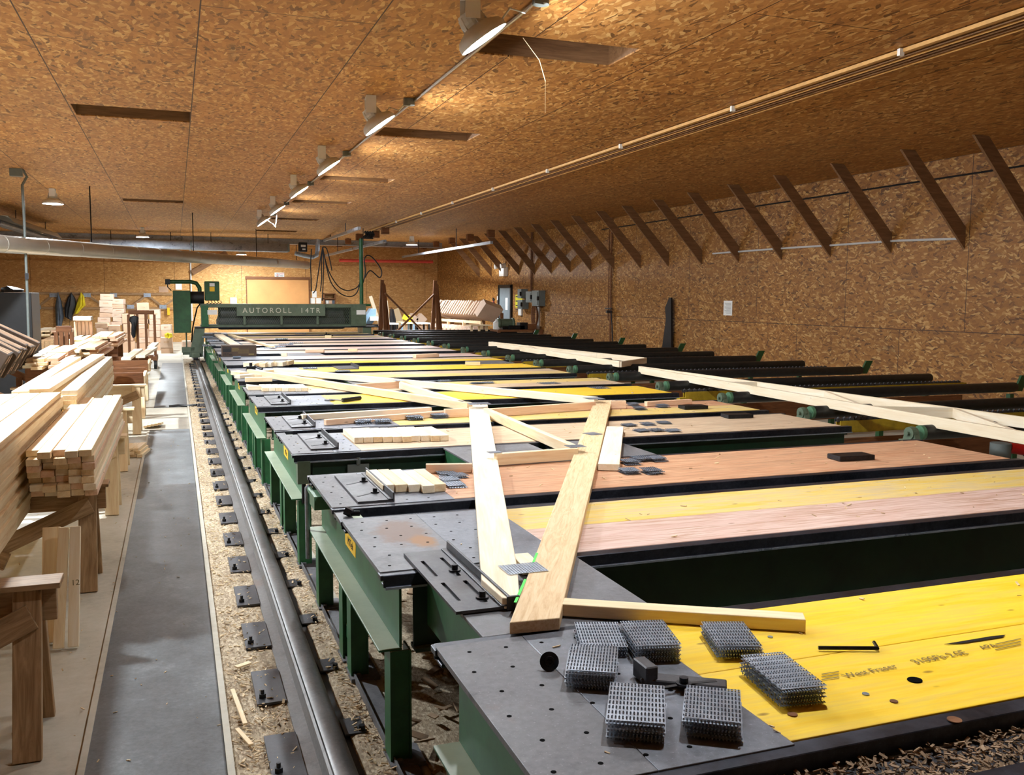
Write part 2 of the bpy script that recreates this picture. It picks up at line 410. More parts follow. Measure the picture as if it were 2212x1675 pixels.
# ceiling with framed openings
HOLES = [(2.38, 3.58, y-.3, y+.3) for y in (7.10, 11.24, 15.9, 20.0, 24.6, 29.2)] + [(-.975, .215, 10.85, 11.5), (-.975, .215, 20.85, 21.45)]
xs = sorted({XL, XW} | {h[0] for h in HOLES} | {h[1] for h in HOLES}); ys = sorted({YF, YB} | {h[2] for h in HOLES} | {h[3] for h in HOLES})
m = MB()
def inhole(x, y): return any(h[0] < x < h[1] and h[2] < y < h[3] for h in HOLES)
cells = [[not inhole((xs[i]+xs[i+1])/2, (ys[j]+ys[j+1])/2) for j in range(len(ys)-1)] for i in range(len(xs)-1)]
for i in range(len(xs)-1):
    j = 0
    while j < len(ys)-1:
        if cells[i][j]:
            k = j
            while k+1 < len(ys)-1 and cells[i][k+1]: k += 1
            m.bb(xs[i], xs[i+1], ys[j], ys[k+1], ZC, ZC+.012); j = k+1
        else: j += 1
struct(m.build('ceiling', M['osb_ceiling']))
m = MB(); m.bb(XL, XW, YF, YB, ZC+.36, ZC+.4); struct(m.build('ceiling_deck', M['joist']))
for i, (a, b, c, d) in enumerate(HOLES):
    m = MB(); e = .036
    m.bb(a-e, b+e, c-e, c, ZC+.012, ZC+.3); m.bb(a-e, b+e, d, d+e, ZC+.012, ZC+.3)
    m.bb(a-e, a, c, d, ZC+.012, ZC+.3); m.bb(b, b+e, c, d, ZC+.012, ZC+.3)
    m.bb(a-e, b+e, c-e, d+e, ZC+.3, ZC+.33)
    struct(m.build('trim_%d' % (i+2), M['joist']))

# ------------------------------------------------------------------ ceiling lamps (high bay, tilted on a bracket)
def lamp(p, tilt, lens, label, group, cat='ceiling lamp', azim=0.0, wide=1.0, low=False):
    p = Vector(p); t = thing('ceiling_lamp', label, cat, (p.x, p.y, ZC), group)
    ax3 = Vector((math.sin(tilt)*math.cos(azim), math.sin(tilt)*math.sin(azim), -math.cos(tilt)))   # light direction
    R = .178*wide
    m = MB(); m.lathe([(.05,-.17),(.075,-.165),(.08,-.07),(.10,-.06),(R*.9,-.03),(R,.0),(R*1.01,.035),(R*.99,.036),(R*.96,.012),(R*.6,.0)], p, 32, ax3)
    m.build('reflector', M['grey'], t, smooth=True)
    m = MB(); m.lathe([(R*.57,.002),(R*.57,.028),(R*.5,.036)], p, 32, ax3); m.build('lens', lens, t)
    m = MB(); k = p - ax3*.13
    side = Vector((-math.sin(azim), math.cos(azim), 0))
    top = Vector((k.x, k.y, ZC-.006))
    for s in (-1, 1):
        m.beam(k+side*s*.1-Vector((0,0,.03)), Vector((k.x, k.y, ZC-.004))+side*s*.1, .10, .006, up=side)
    m.box((k.x, k.y, ZC-.008), (.10, .21, .008), Matrix.Rotation(azim, 3, 'Z'))
    m.build('mounting_bracket', M['white'], t)
    m = MB()
    for a in range(6):
        q = 2*math.pi*a/6; u = ax3.cross(side).normalized()
        m.beam(p-ax3*.15+(side*math.cos(q)+u*math.sin(q))*.075, p-ax3*.06+(side*math.cos(q)+u*math.sin(q))*.085, .006, .02, up=(side*math.cos(q)+u*math.sin(q)))
    m.lathe([(.076,-.155),(.088,-.11),(.088,-.09),(.076,-.06)], p, 20, ax3); m.build('cooling_fins', M['grey'], t)
    return t
ROWY = [6.02, 9.35, 12.62, 15.75, 19.2, 22.3]
names = ['nearest in view, at the front ceiling opening', 'second in view from the front', 'third in view from the front', 'fourth in view from the front', 'fifth in view, near the far end', 'farthest, beside a white cable']
for y, nm in zip(ROWY, names):
    lamp((1.97, y, 3.5), .62, M['lens'], 'tilted high bay lamp of the centre row, '+nm, 'tilted lamps along the ceiling conduit', azim=-.12)
lamp((1.97, 2.7, 3.5), .62, M['lens'], 'tilted high bay lamp overhead of the nearest table, above the view', 'tilted lamps along the ceiling conduit', azim=-.12)
for x, y, z, nm in ((-2.12, 19.5, 3.5, 'ceiling lamp left of the row, beside the hanging pole'), (-.85, 29.4, 3.5, 'small far lamp above the coat wall end, right of the pole'), (2.30, 34.9, 3.28, 'far lamp hanging below the tube heater'), (7.37, 29.8, 3.5, 'far lamp right of the green post, near the ceiling blocks')):
    lamp((x, y, z), .0, M['lens_far'], nm, 'upright lamps over the far end')
for x, y, nm in ((-2.25, 7.8, 'nearer lamp over the lumber bay, above the small near stack'), (-2.5, 13.4, 'farther lamp over the lumber bay, above the trays')):
    lamp((x, y, 3.5), .0, M['lens_left'], nm, 'lamps over the lumber bay')

# conduit with junction boxes beside each lamp
t = thing('light_conduit', 'thin metal conduit running past the tilted lamps along the ceiling', 'conduit', (2.3, 6, ZC))
m = MB(); m.tube([(2.33, -3, ZC-.02), (2.33, 9, ZC-.02), (2.28, 16, ZC-.02), (2.26, 22.2, ZC-.02)], .013, 8); m.build('pipe', M['brass'], t, smooth=True)
for y in (5.85, 9.3, 12.9, 16.5, 20.2, 23.0):
    m = MB(); x = 2.33 if y < 9 else 2.28
    m.cyl((x, y, ZC-.065), (x, y, ZC-.004), .055, 16); m.box((x-.03, y-.02, ZC-.04), (.06, .05, .07)); m.build('junction_box', M['greybox'], t)
    m = MB(); m.tube([(x-.04, y, ZC-.05), (x-.1, y+.03, ZC-.12), (x-.18, y+.1, ZC-.08), (x-.24, y+.12, ZC-.16)], .007, 6); m.build('cable', M['white'], t, smooth=True)
m = MB(); m.tube([(2.1, 22.3, 3.5), (2.2, 22.4, 3.46), (2.26, 22.4, 3.38), (2.29, 22.5, 3.5), (2.31, 22.5, 3.72)], .012, 6)
tag(m.build('power_cable', M['white'], smooth=True), 'short white cable drooping beside the farthest tilted lamp', 'cable')
m = MB(); p = [az(1130, 82, ZC), az(1165, 130, 3.55), az(1178, 175, 3.4), az(1178, 244, 3.3)]
m.tube(p, .003, 5); tag(m.build('loose_wire', M['pine'], smooth=True), 'thin pale wire dangling from the nearest ceiling opening', 'wire')

# festoon wires: a wood batten with five parallel wires under the ceiling
t = thing('wire_run', 'long pale batten and parallel wires running diagonally along the ceiling', 'wire run', (5.5, 5, ZC))
m = MB(); m.bb(5.48, 5.525, 1.0, 27.6, ZC-.04, ZC-.01); m.build('batten', M['wire_tan'], t)
for k in range(5):
    m = MB(); m.tube([(5.585+k*.062, 1.0, ZC-.035), (5.585+k*.062, 27.0, ZC-.035)], .010, 6); m.build('wire', M['wire_tan'] if k in (1, 4) else M['joist'], t)
for y in (6.0, 8.35, 10.9, 13.4, 16, 18.6, 21.2, 23.8):
    m = MB(); m.box((5.47, y, ZC-.04), (.045, .03, .055)); m.build('clip', M['white'], t)

# ------------------------------------------------------------------ diagonal wall braces
T = [(2105,290),(1932,322),(1787,354),(1665,380),(1565,399),(1481,417),(1408,432),(1343,446),(1286,457),(1235,467),(1190,477),(1150,486),(1110,493),(1078,500)]
B = [(2240,520),(2083,538),(1928,548),(1801,556),(1692,559),(1601,565),(1520,570),(1450,573),(1389,577),(1328,580),(1282,584),(1240,587),(1197,588),(1162,593)]
ys = []
for a, b in zip(T, B):
    y = (az(*a, ZC).y + ax(*b, XW).y)/2; ys.append(y)
ys = [ys[0]-1.25] + ys + [ys[-1]+1.35*k for k in (1, 2, 3, 4)]
ordn = ['out of view past', 'nearest to the right edge, cut by the frame', 'second', 'third', 'fourth', 'fifth', 'sixth', 'seventh', 'eighth', 'ninth', 'tenth', 'eleventh', 'twelfth', 'thirteenth', 'fourteenth', 'fifteenth', 'sixteenth', 'seventeenth', 'eighteenth']
for i, y in enumerate(ys):
    # side face of a 2x6 lying in the cross plane, ends cut to the ceiling and the wall
    a0, a1 = 9.13, 9.36; zb = 2.46
    m = MB(); P = [(a0, y, ZC), (a1, y, ZC), (XW, y, zb+.30), (XW, y, zb)]
    m.prism(P, (0,-.019,0), (0,.019,0))
    lab = 'brown diagonal brace from ceiling to right wall, %s' % (ordn[i] + (' from the right edge of the view' if i > 1 else ' the right edge'))
    if i == 1: lab = 'brown diagonal brace from ceiling to right wall, nearest one, cut by the frame'
    tag(m.build('wall_brace', M['joist'], origin=(9.8, y, 3.1)), lab, 'brace', 'diagonal braces along the right wall')
# dark cable line along the top of the right wall
m = MB(); m.tube([(XW-.014, -3, 3.46), (XW-.014, 21.5, 3.50)], .014, 6); tag(m.build('wall_cable', M['black']), 'dark cable running along the top of the right wall', 'cable')
m = MB(); pp = [ax(1540, 548, XW-.02), ax(1700, 536, XW-.02), ax(1800, 530, XW-.02), ax(1940, 520, XW-.02), ax(2075, 516, XW-.02)]
m.tube(pp, .018, 6); tag(m.build('plastic_strip', M['grey']), 'pale torn plastic strip stretched between braces on the right wall', 'plastic strip')

# ------------------------------------------------------------------ right wall items
def wallbox(name, px0, py0, px1, py1, depth, mat, label, cat, parts=None, origin=None):
    a = ax(px0, py0, XW); b = ax(px1, py1, XW)
    y0, y1 = sorted((a.y, b.y)); z0, z1 = sorted((a.z, b.z))
    return y0, y1, z0, z1
y0, y1, z0, z1 = wallbox('', 1565, 650, 1580, 682, 0, 0, '', '')
m = MB(); m.bb(XW-.004, XW, y0-.02, y1+.02, z0, z1); t = m.build('paper_notice', M['white'], origin=(XW, y0, z0)); tag(t, 'white sheet of paper pinned to the right wall', 'paper')
m = MB()
for k in range(9): m.bb(XW-.0055, XW-.004, y0+.02, y1-.02-(k % 3)*.03, z1-.05-k*.025, z1-.045-k*.025)
m.build('printed_lines', M['ink'], t)
# black plank leaning against the wall
pts = [ax(*q, XW-.08) for q in ((1430,800),(1432,748),(1440,690),(1438,665),(1447,643),(1451,643),(1452,800))]
for q in (0, -1): pts[q].z = 0.0
m = MB(); m.prism([Vector((XW-.08, p.y, p.z)) for p in pts], (-.02,0,0), (.02,0,0)); tag(m.build('rubber_flap', M['black']), 'tall black strip standing against the right wall', 'strip')
# pipe with valve
y = ax(1322, 700, XW).y
t = thing('air_pipe', 'rusty vertical air pipe with valve on the right wall', 'pipe', (XW-.05, y, 0))
m = MB(); m.tube([(XW-.05, y, .3), (XW-.05, y, ZC)], .022, 8); m.tube([(XW-.05, y+.12, 1.2), (XW-.05, y+.12, ZC)], .014, 8); m.build('riser', M['wood_brown'], t)
m = MB(); m.cyl((XW-.16, y, 1.42), (XW-.02, y, 1.42), .035, 10); m.beam((XW-.1, y-.15, 1.5), (XW-.1, y+.2, 1.5), .03, .03); m.build('valve', M['steel_dark'], t)
m = MB(); m.tube([(XW-.08, y-.1, 1.4), (XW-.1, y-.22, 1.0), (XW-.08, y-.25, .4)], .015, 6); m.build('hose', M['black'], t)
# two more riser pipes near the electrical panel
for px, nm in ((1152, 'thin riser pipe above the grey electrical boxes'), (1805, 'thin seam pipe under a brace at the right')):
    if px == 1805: continue
    y = ax(px, 600, XW).y; m = MB(); m.tube([(XW-.04, y, 1.9), (XW-.04, y, ZC)], .02, 8); m.tube([(XW-.04, y+.1, 1.9), (XW-.04, y+.1, ZC)], .02, 8)
    tag(m.build('riser_pipe', M['wood_brown']), 'pair of thin pipes rising above the grey electrical boxes', 'pipe')
# side door with frame
a = ax(1081, 617, XW); b = ax(1105, 640, XW); y1, y0 = a.y, b.y
d = MB(); d.bb(XW-.03, XW-.005, y0, y1, 0, 2.08); t = struct(d.build('door_1', M['door_grey'])); 
m = MB()
m.bb(XW-.06, XW, y1, y1+.1, 0, 2.16); m.bb(XW-.06, XW, y0-.1, y0, 0, 2.16); m.bb(XW-.06, XW, y0-.1, y1+.1, 2.08, 2.18); m.build('door_frame', M['black'], t)
m = MB(); m.bb(XW-.036, XW-.03, y0+.28, y0+.5, 1.35, 1.75); m.build('door_window', M['white'], t)
m = MB(); m.cyl((XW-.09, y0+.08, 1.0), (XW-.03, y0+.08, 1.0), .03, 12); m.build('door_knob', M['grey'], t)
def panel(name, q0, q1, dep, mat, label, cat, X=XW):
    a = ax(*q0, X); b = ax(*q1, X); ya, yb = sorted((a.y, b.y)); za, zb = sorted((a.z, b.z))
    m = MB(); m.bb(X-dep, X, ya, yb, za, zb); o = m.build(name, mat, origin=(X, (ya+yb)/2, za), bevel=.008 if dep > .05 else 0); tag(o, label, cat); return o, ya, yb, za, zb
o, ya, yb, za, zb = panel('warning_sign', (1114, 637), (1129, 665), .01, M['lime'], 'yellow safety notice board right of the grey side door', 'sign')
m = MB()
for k in range(4): m.bb(XW-.013, XW-.01, ya+.04, yb-.04, zb-.08-k*.14, zb-.045-k*.14)
m.build('print', M['ink'], o)
for q0, q1, nm in (((1132, 625), (1140, 645), 'small upper grey box, first right of the yellow notice'), ((1132, 648), (1142, 668), 'small lower grey box beside the yellow notice'), ((1150, 630), (1163, 654), 'grey switch box between the small boxes and the large one'), ((1164, 628), (1178, 662), 'largest grey electrical box, rightmost of the group')):
    o, ya, yb, za, zb = panel('electrical_box', q0, q1, .22, M['greybox'], nm, 'electrical box')
    m = MB(); m.bb(XW-.235, XW-.22, ya+.05, yb-.05, za+.05, zb-.05); m.build('cover', M['greybox'], o)
    m = MB(); m.bb(XW-.27, XW-.22, ya-.02, ya+.03, (za+zb)/2-.06, (za+zb)/2+.06); m.build('switch_handle', M['black'], o)
y = ax(1168, 690, XW).y
m = MB(); m.tube([(XW-.08, y, .3), (XW-.08, y, 1.5)], .05, 10); tag(m.build('conduit_pipe', M['grey'], smooth=True), 'thick grey conduit below the largest electrical box', 'pipe')
o, ya, yb, za, zb = panel('paper_towel', (1123, 660), (1129, 682), .06, M['white'], 'white cloth hanging under the yellow notice', 'cloth')
panel('wall_paper', (1074, 640), (1078, 668), .008, M['white'], 'white sheet on the wall left of the side door', 'paper')
# emergency light
o, ya, yb, za, zb = panel('emergency_light', (1087, 578), (1097, 597), .15, M['white'], 'white emergency light box on the wall above the side door', 'emergency light')
for s in (-.25, .35):
    m = MB(); m.cyl((XW-.1, (ya+yb)/2+s, zb+.05), (XW-.26, (ya+yb)/2+s, zb+.02), .08, 14); m.build('lamp_head', M['grey'], o, smooth=True)
# fire extinguisher
p = ax(1066, 700, XW-.15)
t = thing('fire_extinguisher', 'red fire extinguisher hanging left of the side door', 'fire extinguisher', (p.x, p.y, 1.05))
m = MB(); m.lathe([(.02,0),(.09,.01),(.1,.06),(.1,.48),(.07,.58),(.035,.62),(.03,.66)], (p.x, p.y, .98), 20); m.build('cylinder', M['red'], t, smooth=True)
m = MB(); m.bb(p.x-.02, p.x+.02, p.y-.1, p.y+.1, 1.66, 1.70); m.bb(p.x-.015, p.x+.015, p.y-.03, p.y+.12, 1.72, 1.75); m.cyl((p.x, p.y, 1.62), (p.x, p.y, 1.72), .03, 10); m.build('valve_handle', M['black'], t)
m = MB(); m.tube([(p.x, p.y-.05, 1.66), (p.x-.1, p.y-.16, 1.5), (p.x-.08, p.y-.14, 1.2)], .018, 6); m.build('hose', M['black'], t, smooth=True)
m = MB(); m.bb(p.x-.105, p.x-.099, p.y-.05, p.y+.05, 1.18, 1.4); m.build('label_plate', M['white'], t)
# ================================================================== ground along the tables
m = MB(); m.bb(-.36, .13, 1.5, 12.7, .0, .008); tag(m.build('floor_mat', M['mat'], origin=(-.1, 6, 0)), 'long dark rubber mat on the floor in the near aisle', 'mat')
m = MB(); m.bb(-.36, .16, 15.3, 25.5, .0, .008); tag(m.build('floor_mat', M['mat'], origin=(-.1, 20, 0)), 'second rubber mat farther up the aisle towards the machine', 'mat')
m = MB(); m.bb(-.385, -.36, 1.5, 12.7, 0, .014); m.bb(.132, .158, 1.5, 30, 0, .022); struct(m.build('trim_20', M['concrete']))
# sawdust bed: displaced grid
def dust(name, x0, x1, y0, y1, nx, ny, h, label, seed):
    rnd = random.Random(seed); m = MB(); vs = []; fs = []
    from mathutils import noise
    for j in range(ny+1):
        for i in range(nx+1):
            x = x0+(x1-x0)*i/nx; y = y0+(y1-y0)*(j/ny)**1.5
            e = min(1, min(i, nx-i)/2)
            z = .004 + e*h*(.5+.8*noise.noise((x*5, y*4, seed))+.35*noise.noise((x*22, y*18, 3)))
            vs.append((x, y, max(.002, z)))
    for j in range(ny):
        for i in range(nx):
            a = j*(nx+1)+i; fs.append((a, a+1, a+nx+2, a+nx+1))
    m.raw(vs, fs); o = m.build(name, M['sawdust'], smooth=True); tag(o, label, 'sawdust', kind='stuff'); return o
dust('sawdust', .15, .425, 1.5, 27, 18, 420, .022, 'pale sawdust strewn along the left side of the rail', 1)
dust('sawdust', .60, .80, 1.5, 27, 14, 420, .02, 'sawdust strip between the rail and the table legs', 2)
dust('sawdust', .84, 5.3, .2, 27, 120, 700, .012, 'sawdust and dirt on the floor under the tables', 5)
def chips(name, n, f, mat, label, smin, smax, zlo=.01, zhi=.035, seed=3):
    rnd = random.Random(seed); m = MB()
    for _ in range(n):
        x, y = f(rnd); L = rnd.uniform(smin, smax); R = Euler((rnd.uniform(-.4,.4), rnd.uniform(-.4,.4), rnd.uniform(0, 6.3))).to_matrix()
        m.box((x, y, rnd.uniform(zlo, zhi)), (L, L*rnd.uniform(.12,.4), .002+L*.05), R)
    return tag(m.build(name, mat), label, 'wood chips', kind='stuff')
chips('wood_chips', 3600, lambda r: (r.uniform(.17,.39), 1.8+18*r.random()**2.2), M['chip'], 'small pale wood chips on the sawdust left of the rail', .006, .028)
chips('wood_chips', 1500, lambda r: (r.uniform(.62,.71), 1.8+18*r.random()**2.2), M['chip'], 'wood chips between the rail and the tables', .006, .03, seed=4)
chips('wood_scraps', 900, lambda r: (r.uniform(.84,2.6), 1.2+9*r.random()**1.3), M['chip_dark'], 'scraps and chips under the nearest tables', .02, .12, seed=5, zlo=.015, zhi=.05)
chips('floor_litter', 160, lambda r: (r.uniform(-1.2,.12), 2.5+10*r.random()**1.6), M['chip'], 'tiny splinters scattered on the aisle floor', .005, .022, zlo=.009, zhi=.011, seed=8)
# a few long slivers beside the rail
for i, (a, b, nm) in enumerate((((502,1490),(530,1565),'long pale splinter on the sawdust, by the near rail plates'), ((512,1575),(543,1610),'thin splinter below the long one on the sawdust'), ((510,1442),(540,1432),'short block shaped splinter on the sawdust near a rail plate'))):
    p, q = az(*a, .035), az(*b, .035); board('splinter', p, q, .018 if i != 2 else .03, .008, M['pine'], label=nm, cat='splinter')
# machine rail
t = thing('machine_rail', 'long worn steel rail on the floor carrying the roller machine', 'rail', (.46, 10, 0))
Y0, Y1 = 1.2, 31.0
m = MB(); prof = [(.40,.004),(.40,.022),(.452,.03),(.458,.05),(.464,.066),(.474,.078),(.49,.086),(.515,.089),(.54,.084),(.556,.074),(.566,.058),(.572,.04),(.572,.004)]
m.prism([(x, 0, z) for x, z in prof], (0, Y0, 0), (0, Y1, 0)); m.build('rail_beam', M['rail'], t, smooth=True)
m = MB(); m.prism([(.459,0,.066),(.462,0,.080),(.471,0,.087),(.479,0,.080)], (0, Y0, 0), (0, Y1, 0)); m.build('ridge', M['rail'], t, smooth=False)
m = MB(); m.bb(.572, .615, Y0, Y1, .001, .006); m.build('rail_shadow_strip', M['black'], t)  # black strip painting the rail's shadow onto the floor beside it
yy = 2.74; k = 0
while yy < 25:
    # anchor plate: a parallelogram tongue left of the rail with a stud and nut
    m = MB(); m.bb(.278, .40, yy-.19, yy+.17, .02, .032); p = m.build('anchor_plate', M['steel_dark'], t, bevel=.001)
    m = MB(); m.cyl((.305, yy-.13, .03), (.305, yy-.13, .05), .016, 6); m.cyl((.305, yy-.13, .05), (.305, yy-.13, .068), .008, 8); m.build('bolt', M['bolt'], p)
    if yy < 14:
        m = MB(); m.bb(.585, .67, yy+.1, yy+.24, .012, .02); p = m.build('anchor_plate', M['steel_dark'], t)
        m = MB(); m.cyl((.655, yy+.12, .02), (.655, yy+.12, .04), .014, 6); m.build('bolt', M['bolt'], p)
    yy += .66; k += 1
# base angle the table legs stand on
m = MB(); m.bb(.715, .722, Y0, 30.5, .0, .045); m.bb(.722, .80, Y0, 30.5, .012, .02)
tag(m.build('base_angle', M['steel'], origin=(.75, 10, 0)), 'steel base angle under the left row of table legs', 'steel angle')

# ================================================================== tables
def rust_steel():
    n = NT('rust_stained_steel'); v = n.coords(); f = n.noise(v, 3, 8, .7); g = n.noise(v, 45, 3)
    c = n.ramp(n.math('ADD', n.math('MULTIPLY', f, .7), n.math('MULTIPLY', g, .3)), [(.35, srgb(104,104,107)), (.65, srgb(140,140,144))])
    for (px, py, r, cc) in ((868, 1150, .14, srgb(122,98,84)), (915, 1170, .07, srgb(150,104,54))):
        p = az(px, py, ZT) - Vector(((.675+5)/2, YT0_+PITCH_+1, 0))
        mp = n.n('ShaderNodeVectorMath', operation='SUBTRACT'); tc = n.n('ShaderNodeTexCoord'); n.l(tc.outputs['Object'], mp.inputs[0]); mp.inputs[1].default_value = tuple(p)
        sc = n.n('ShaderNodeVectorMath', operation='MULTIPLY'); n.l(mp.outputs[0], sc.inputs[0]); sc.inputs[1].default_value = (1, .55, 0)
        ln = n.n('ShaderNodeVectorMath', operation='LENGTH'); n.l(sc.outputs[0], ln.inputs[0])
        d = n.math('ADD', n.math('DIVIDE', ln.outputs['Value'], r), n.math('MULTIPLY', n.math('SUBTRACT', n.noise(v, 14, 5, .7), .5), 1.1))
        c = n.mix(n.ramp(d, [(.55, (.85,.85,.85)), (1.0, (0,0,0))]), c, cc)
    n.col(c); n.set(.55, .15, .4); return n.m
PITCH_ = 2.68; YT0_ = 3.22-PITCH_
M['steel_rust'] = rust_steel()
PITCH = 2.68; YT0 = 3.22-PITCH
XA, XB = .675, 5.0
# unit: slab B (near) y0..y0+.85, slab A (far) y0+1.09..y0+1.94
WOOD = {0: (('yellow','yellow'),('yellow','yellow')), 1: (('pink','yellow_worn'),('orange','orange')), 2: (('tan','tan'),('yellow_worn','orange')),
        3: (('yellow','yellow'),('tan','yellow_worn')), 4: (('yellow_worn','tan'),('yellow','yellow')), 5: (('yellow','tan'),('mauve','pink')),
        6: (('mauve','tan'),('mauve','pink')), 7: (('mauve','tan'),('tan','mauve')), 8: (('mauve','tan'),('yellow_worn','mauve')), 9: (('tan','yellow_worn'),('yellow_worn','tan'))}
STEELX = {0: (1.29, 1.29), 1: (1.40, 1.285), 2: (1.12, 1.63), 3: (1.37, 1.29), 4: (1.32, 1.6), 5: (1.4, 1.4), 6: (1.35, 1.3), 7: (1.3, 1.3), 8: (1.3, 1.3), 9: (1.3, 1.3)}
nth = ['nearest table, cut by the bottom edge', 'first full table', 'second full table', 'third full table', 'fourth full table', 'fifth full table', 'sixth full table', 'seventh full table', 'eighth table, close to the machine', 'last table, behind the machine']
surf = ['bright yellow panels', 'pink, yellow and orange panels', 'tan and orange panels', 'yellow and tan panels', 'bright yellow and tan panels', 'yellow and mauve panels', 'mauve panels', 'mauve and tan panels', 'mauve and yellowish panels', 'tan panels']
def holes_mesh(x0, x1, y0, y1, seed):
    m = MB(); r = random.Random(seed)
    ny = 6
    for i in range(5):
        for j in range(ny):
            x = x0+.05+.11*i+(j % 2)*.03; y = y0+.08+(y1-y0-.16)*j/(ny-1)
            if x < x1-.03: m.cyl((x, y, ZT-.004), (x, y, ZT+.0006), .0065, 10)
    return m
def table(k):
    y0 = YT0+PITCH*k
    t = thing('assembly_table', 'green steel truss assembly table with %s, %s' % (surf[k], nth[k]), 'assembly table', ((XA+XB)/2, y0+1, 0), 'truss assembly tables in the long row')
    for s, (a, b) in enumerate(((y0, y0+.85), (y0+1.09, y0+1.94))):
        xs = STEELX[k][s]
        sx_ = .94 if (k, s) != (1, 0) else 1.02
        m = MB(); m.bb(XA, sx_-.0015, a+.012, b-.012, ZT-.018, ZT); p = m.build('steel_top', M['steel_rust'] if (k, s) == (1, 0) else M['steel'], t, bevel=.001)
        m = MB(); m.bb(sx_, xs-.003, a+.012, b-.012, ZT-.018, ZT); m.build('steel_top', M['steel_blue'], t, bevel=.001)
        if k < 4:
            holes_mesh(XA, xs, a, b, k).build('bolt_holes', M['hole'], p)
        mid = (a+b)/2; wm = WOOD[k][s]
        for q, (c, d) in enumerate(((a+.03, mid), (mid, b-.03))):
            L = XB-.02-xs; oo = board('wood_panel', (xs, (c+d)/2, ZT-.011), (XB-.02, (c+d)/2, ZT-.011), d-c-.002, .018, M[wm[q]], t)
        # black edge channels on both long sides, with a lip
        for e, (c, d) in enumerate(((a-.022, a+.028), (b-.028, b+.022))):
            m = MB(); m.bb(XA-.006, XB+.04, c, d, ZT-.024, ZT-.004); m.bb(XA+.004, XB+.04, c-.004 if e == 0 else d-.004, c+.004 if e == 0 else d+.004, ZT-.05, ZT-.004)
            ya = c-.012 if e == 0 else d-.006
            m.bb(XA+.01, XB+.04, c-.01, d+.01, ZT-.056, ZT-.046)
            m.build('edge_channel', M['edge'], t, bevel=.002)
            m = MB(); yl = (c-.0112) if e == 0 else (d+.0098); m.bb(XA+.01, XB+.04, yl-.0012, yl+.0012, ZT-.056, ZT-.048); m.build('worn_edge', M['galv'], t)
        # green side beams
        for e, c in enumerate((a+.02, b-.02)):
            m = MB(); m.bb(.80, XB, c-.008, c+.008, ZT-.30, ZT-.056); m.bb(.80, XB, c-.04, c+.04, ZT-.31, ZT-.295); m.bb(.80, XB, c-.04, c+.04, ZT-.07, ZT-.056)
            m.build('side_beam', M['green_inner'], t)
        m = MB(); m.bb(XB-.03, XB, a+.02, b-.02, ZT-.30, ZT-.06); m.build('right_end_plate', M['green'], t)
    # left end channel spanning both slabs: web + bottom flange
    ye = y0+.0; yf = y0+1.92
    m = MB(); m.bb(.742, .752, ye, yf, ZT-.29, ZT-.03); m.bb(.665, .752, ye, yf, ZT-.30, ZT-.29); m.bb(.752, .80, ye, yf, ZT-.06, ZT-.03)
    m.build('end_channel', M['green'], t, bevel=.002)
    m = MB(); m.bb(.675, .74, y0+.86, y0+1.08, ZT-.032, ZT-.012); m.build('corner_plate', M['steel_dark'], t)
    # legs: H columns
    for yy_ in (y0+.04, y0+.86, y0+1.08, y0+1.86):
        m = MB(); z1 = ZT-.30; m.bb(.705, .713, yy_-.05, yy_+.05, .02, z1); m.bb(.777, .785, yy_-.05, yy_+.05, .02, z1); m.bb(.713, .777, yy_-.045, yy_-.037, .02, z1)
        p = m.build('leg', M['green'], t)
        m = MB(); m.bb(.70, .83, yy_-.085, yy_+.07, .012, .03); m.cyl((.735, yy_-.07, .03), (.735, yy_-.07, .045), .012, 6); m.build('foot_plate', M['steel'], p)
    for yy_ in (y0+.2, y0+1.7):
        for xx in (2.9, 4.8):
            m = MB(); m.bb(xx-.04, xx+.04, yy_-.04, yy_+.04, 0, ZT-.3); m.build('leg', M['green'], t)
    # cross member between legs near floor
    m = MB(); m.bb(.72, .74, y0+.86, y0+1.08, .14, .2); m.build('leg_brace', M['green'], t)
    # yellow maker's sticker on the end channel
    zc = ZT-.155; yc = y0+1.0
    m = MB(); m.prism([(.7405, yc-.13, zc-.035), (.7405, yc+.13, zc-.035), (.7405, yc+.14, zc-.025), (.7405, yc+.14, zc+.035), (.7405, yc-.13, zc+.035), (.7405, yc-.14, zc+.025)], (0,0,0), (.001,0,0))
    s = m.build('maker_sticker', M['sign_yellow'], t)
    if k < 5: text('lettering', 'MiTek', M['ink'], (.7398, yc, zc), (0,-1,0), (0,0,1), .055, s, .0003, shear=.2)
    return t
for k in range(10): table(k)
# sawdust collected in the slot of the nearest table
y0 = YT0
rnd = random.Random(9); m = MB()
for _ in range(2200):
    x = rnd.uniform(1.1, 2.6); R = Euler((rnd.uniform(-.6,.6), rnd.uniform(-.6,.6), rnd.uniform(0, 6.3))).to_matrix(); L = rnd.uniform(.006, .022)
    m.box((x, y0+rnd.uniform(.885,1.055), ZT-.05+rnd.uniform(0,.018)), (L, L*.35, .002), R)
tag(m.build('slot_chips', M['chip_dark']), 'shavings filling the slot of the nearest table', 'wood chips', kind='stuff')
m = MB(); m.bb(.8, 5, y0+.872, y0+1.07, ZT-.07, ZT-.052); tag(m.build('slot_tray', M['steel_dark']), 'steel tray in the slot of the nearest table holding shavings', 'tray')

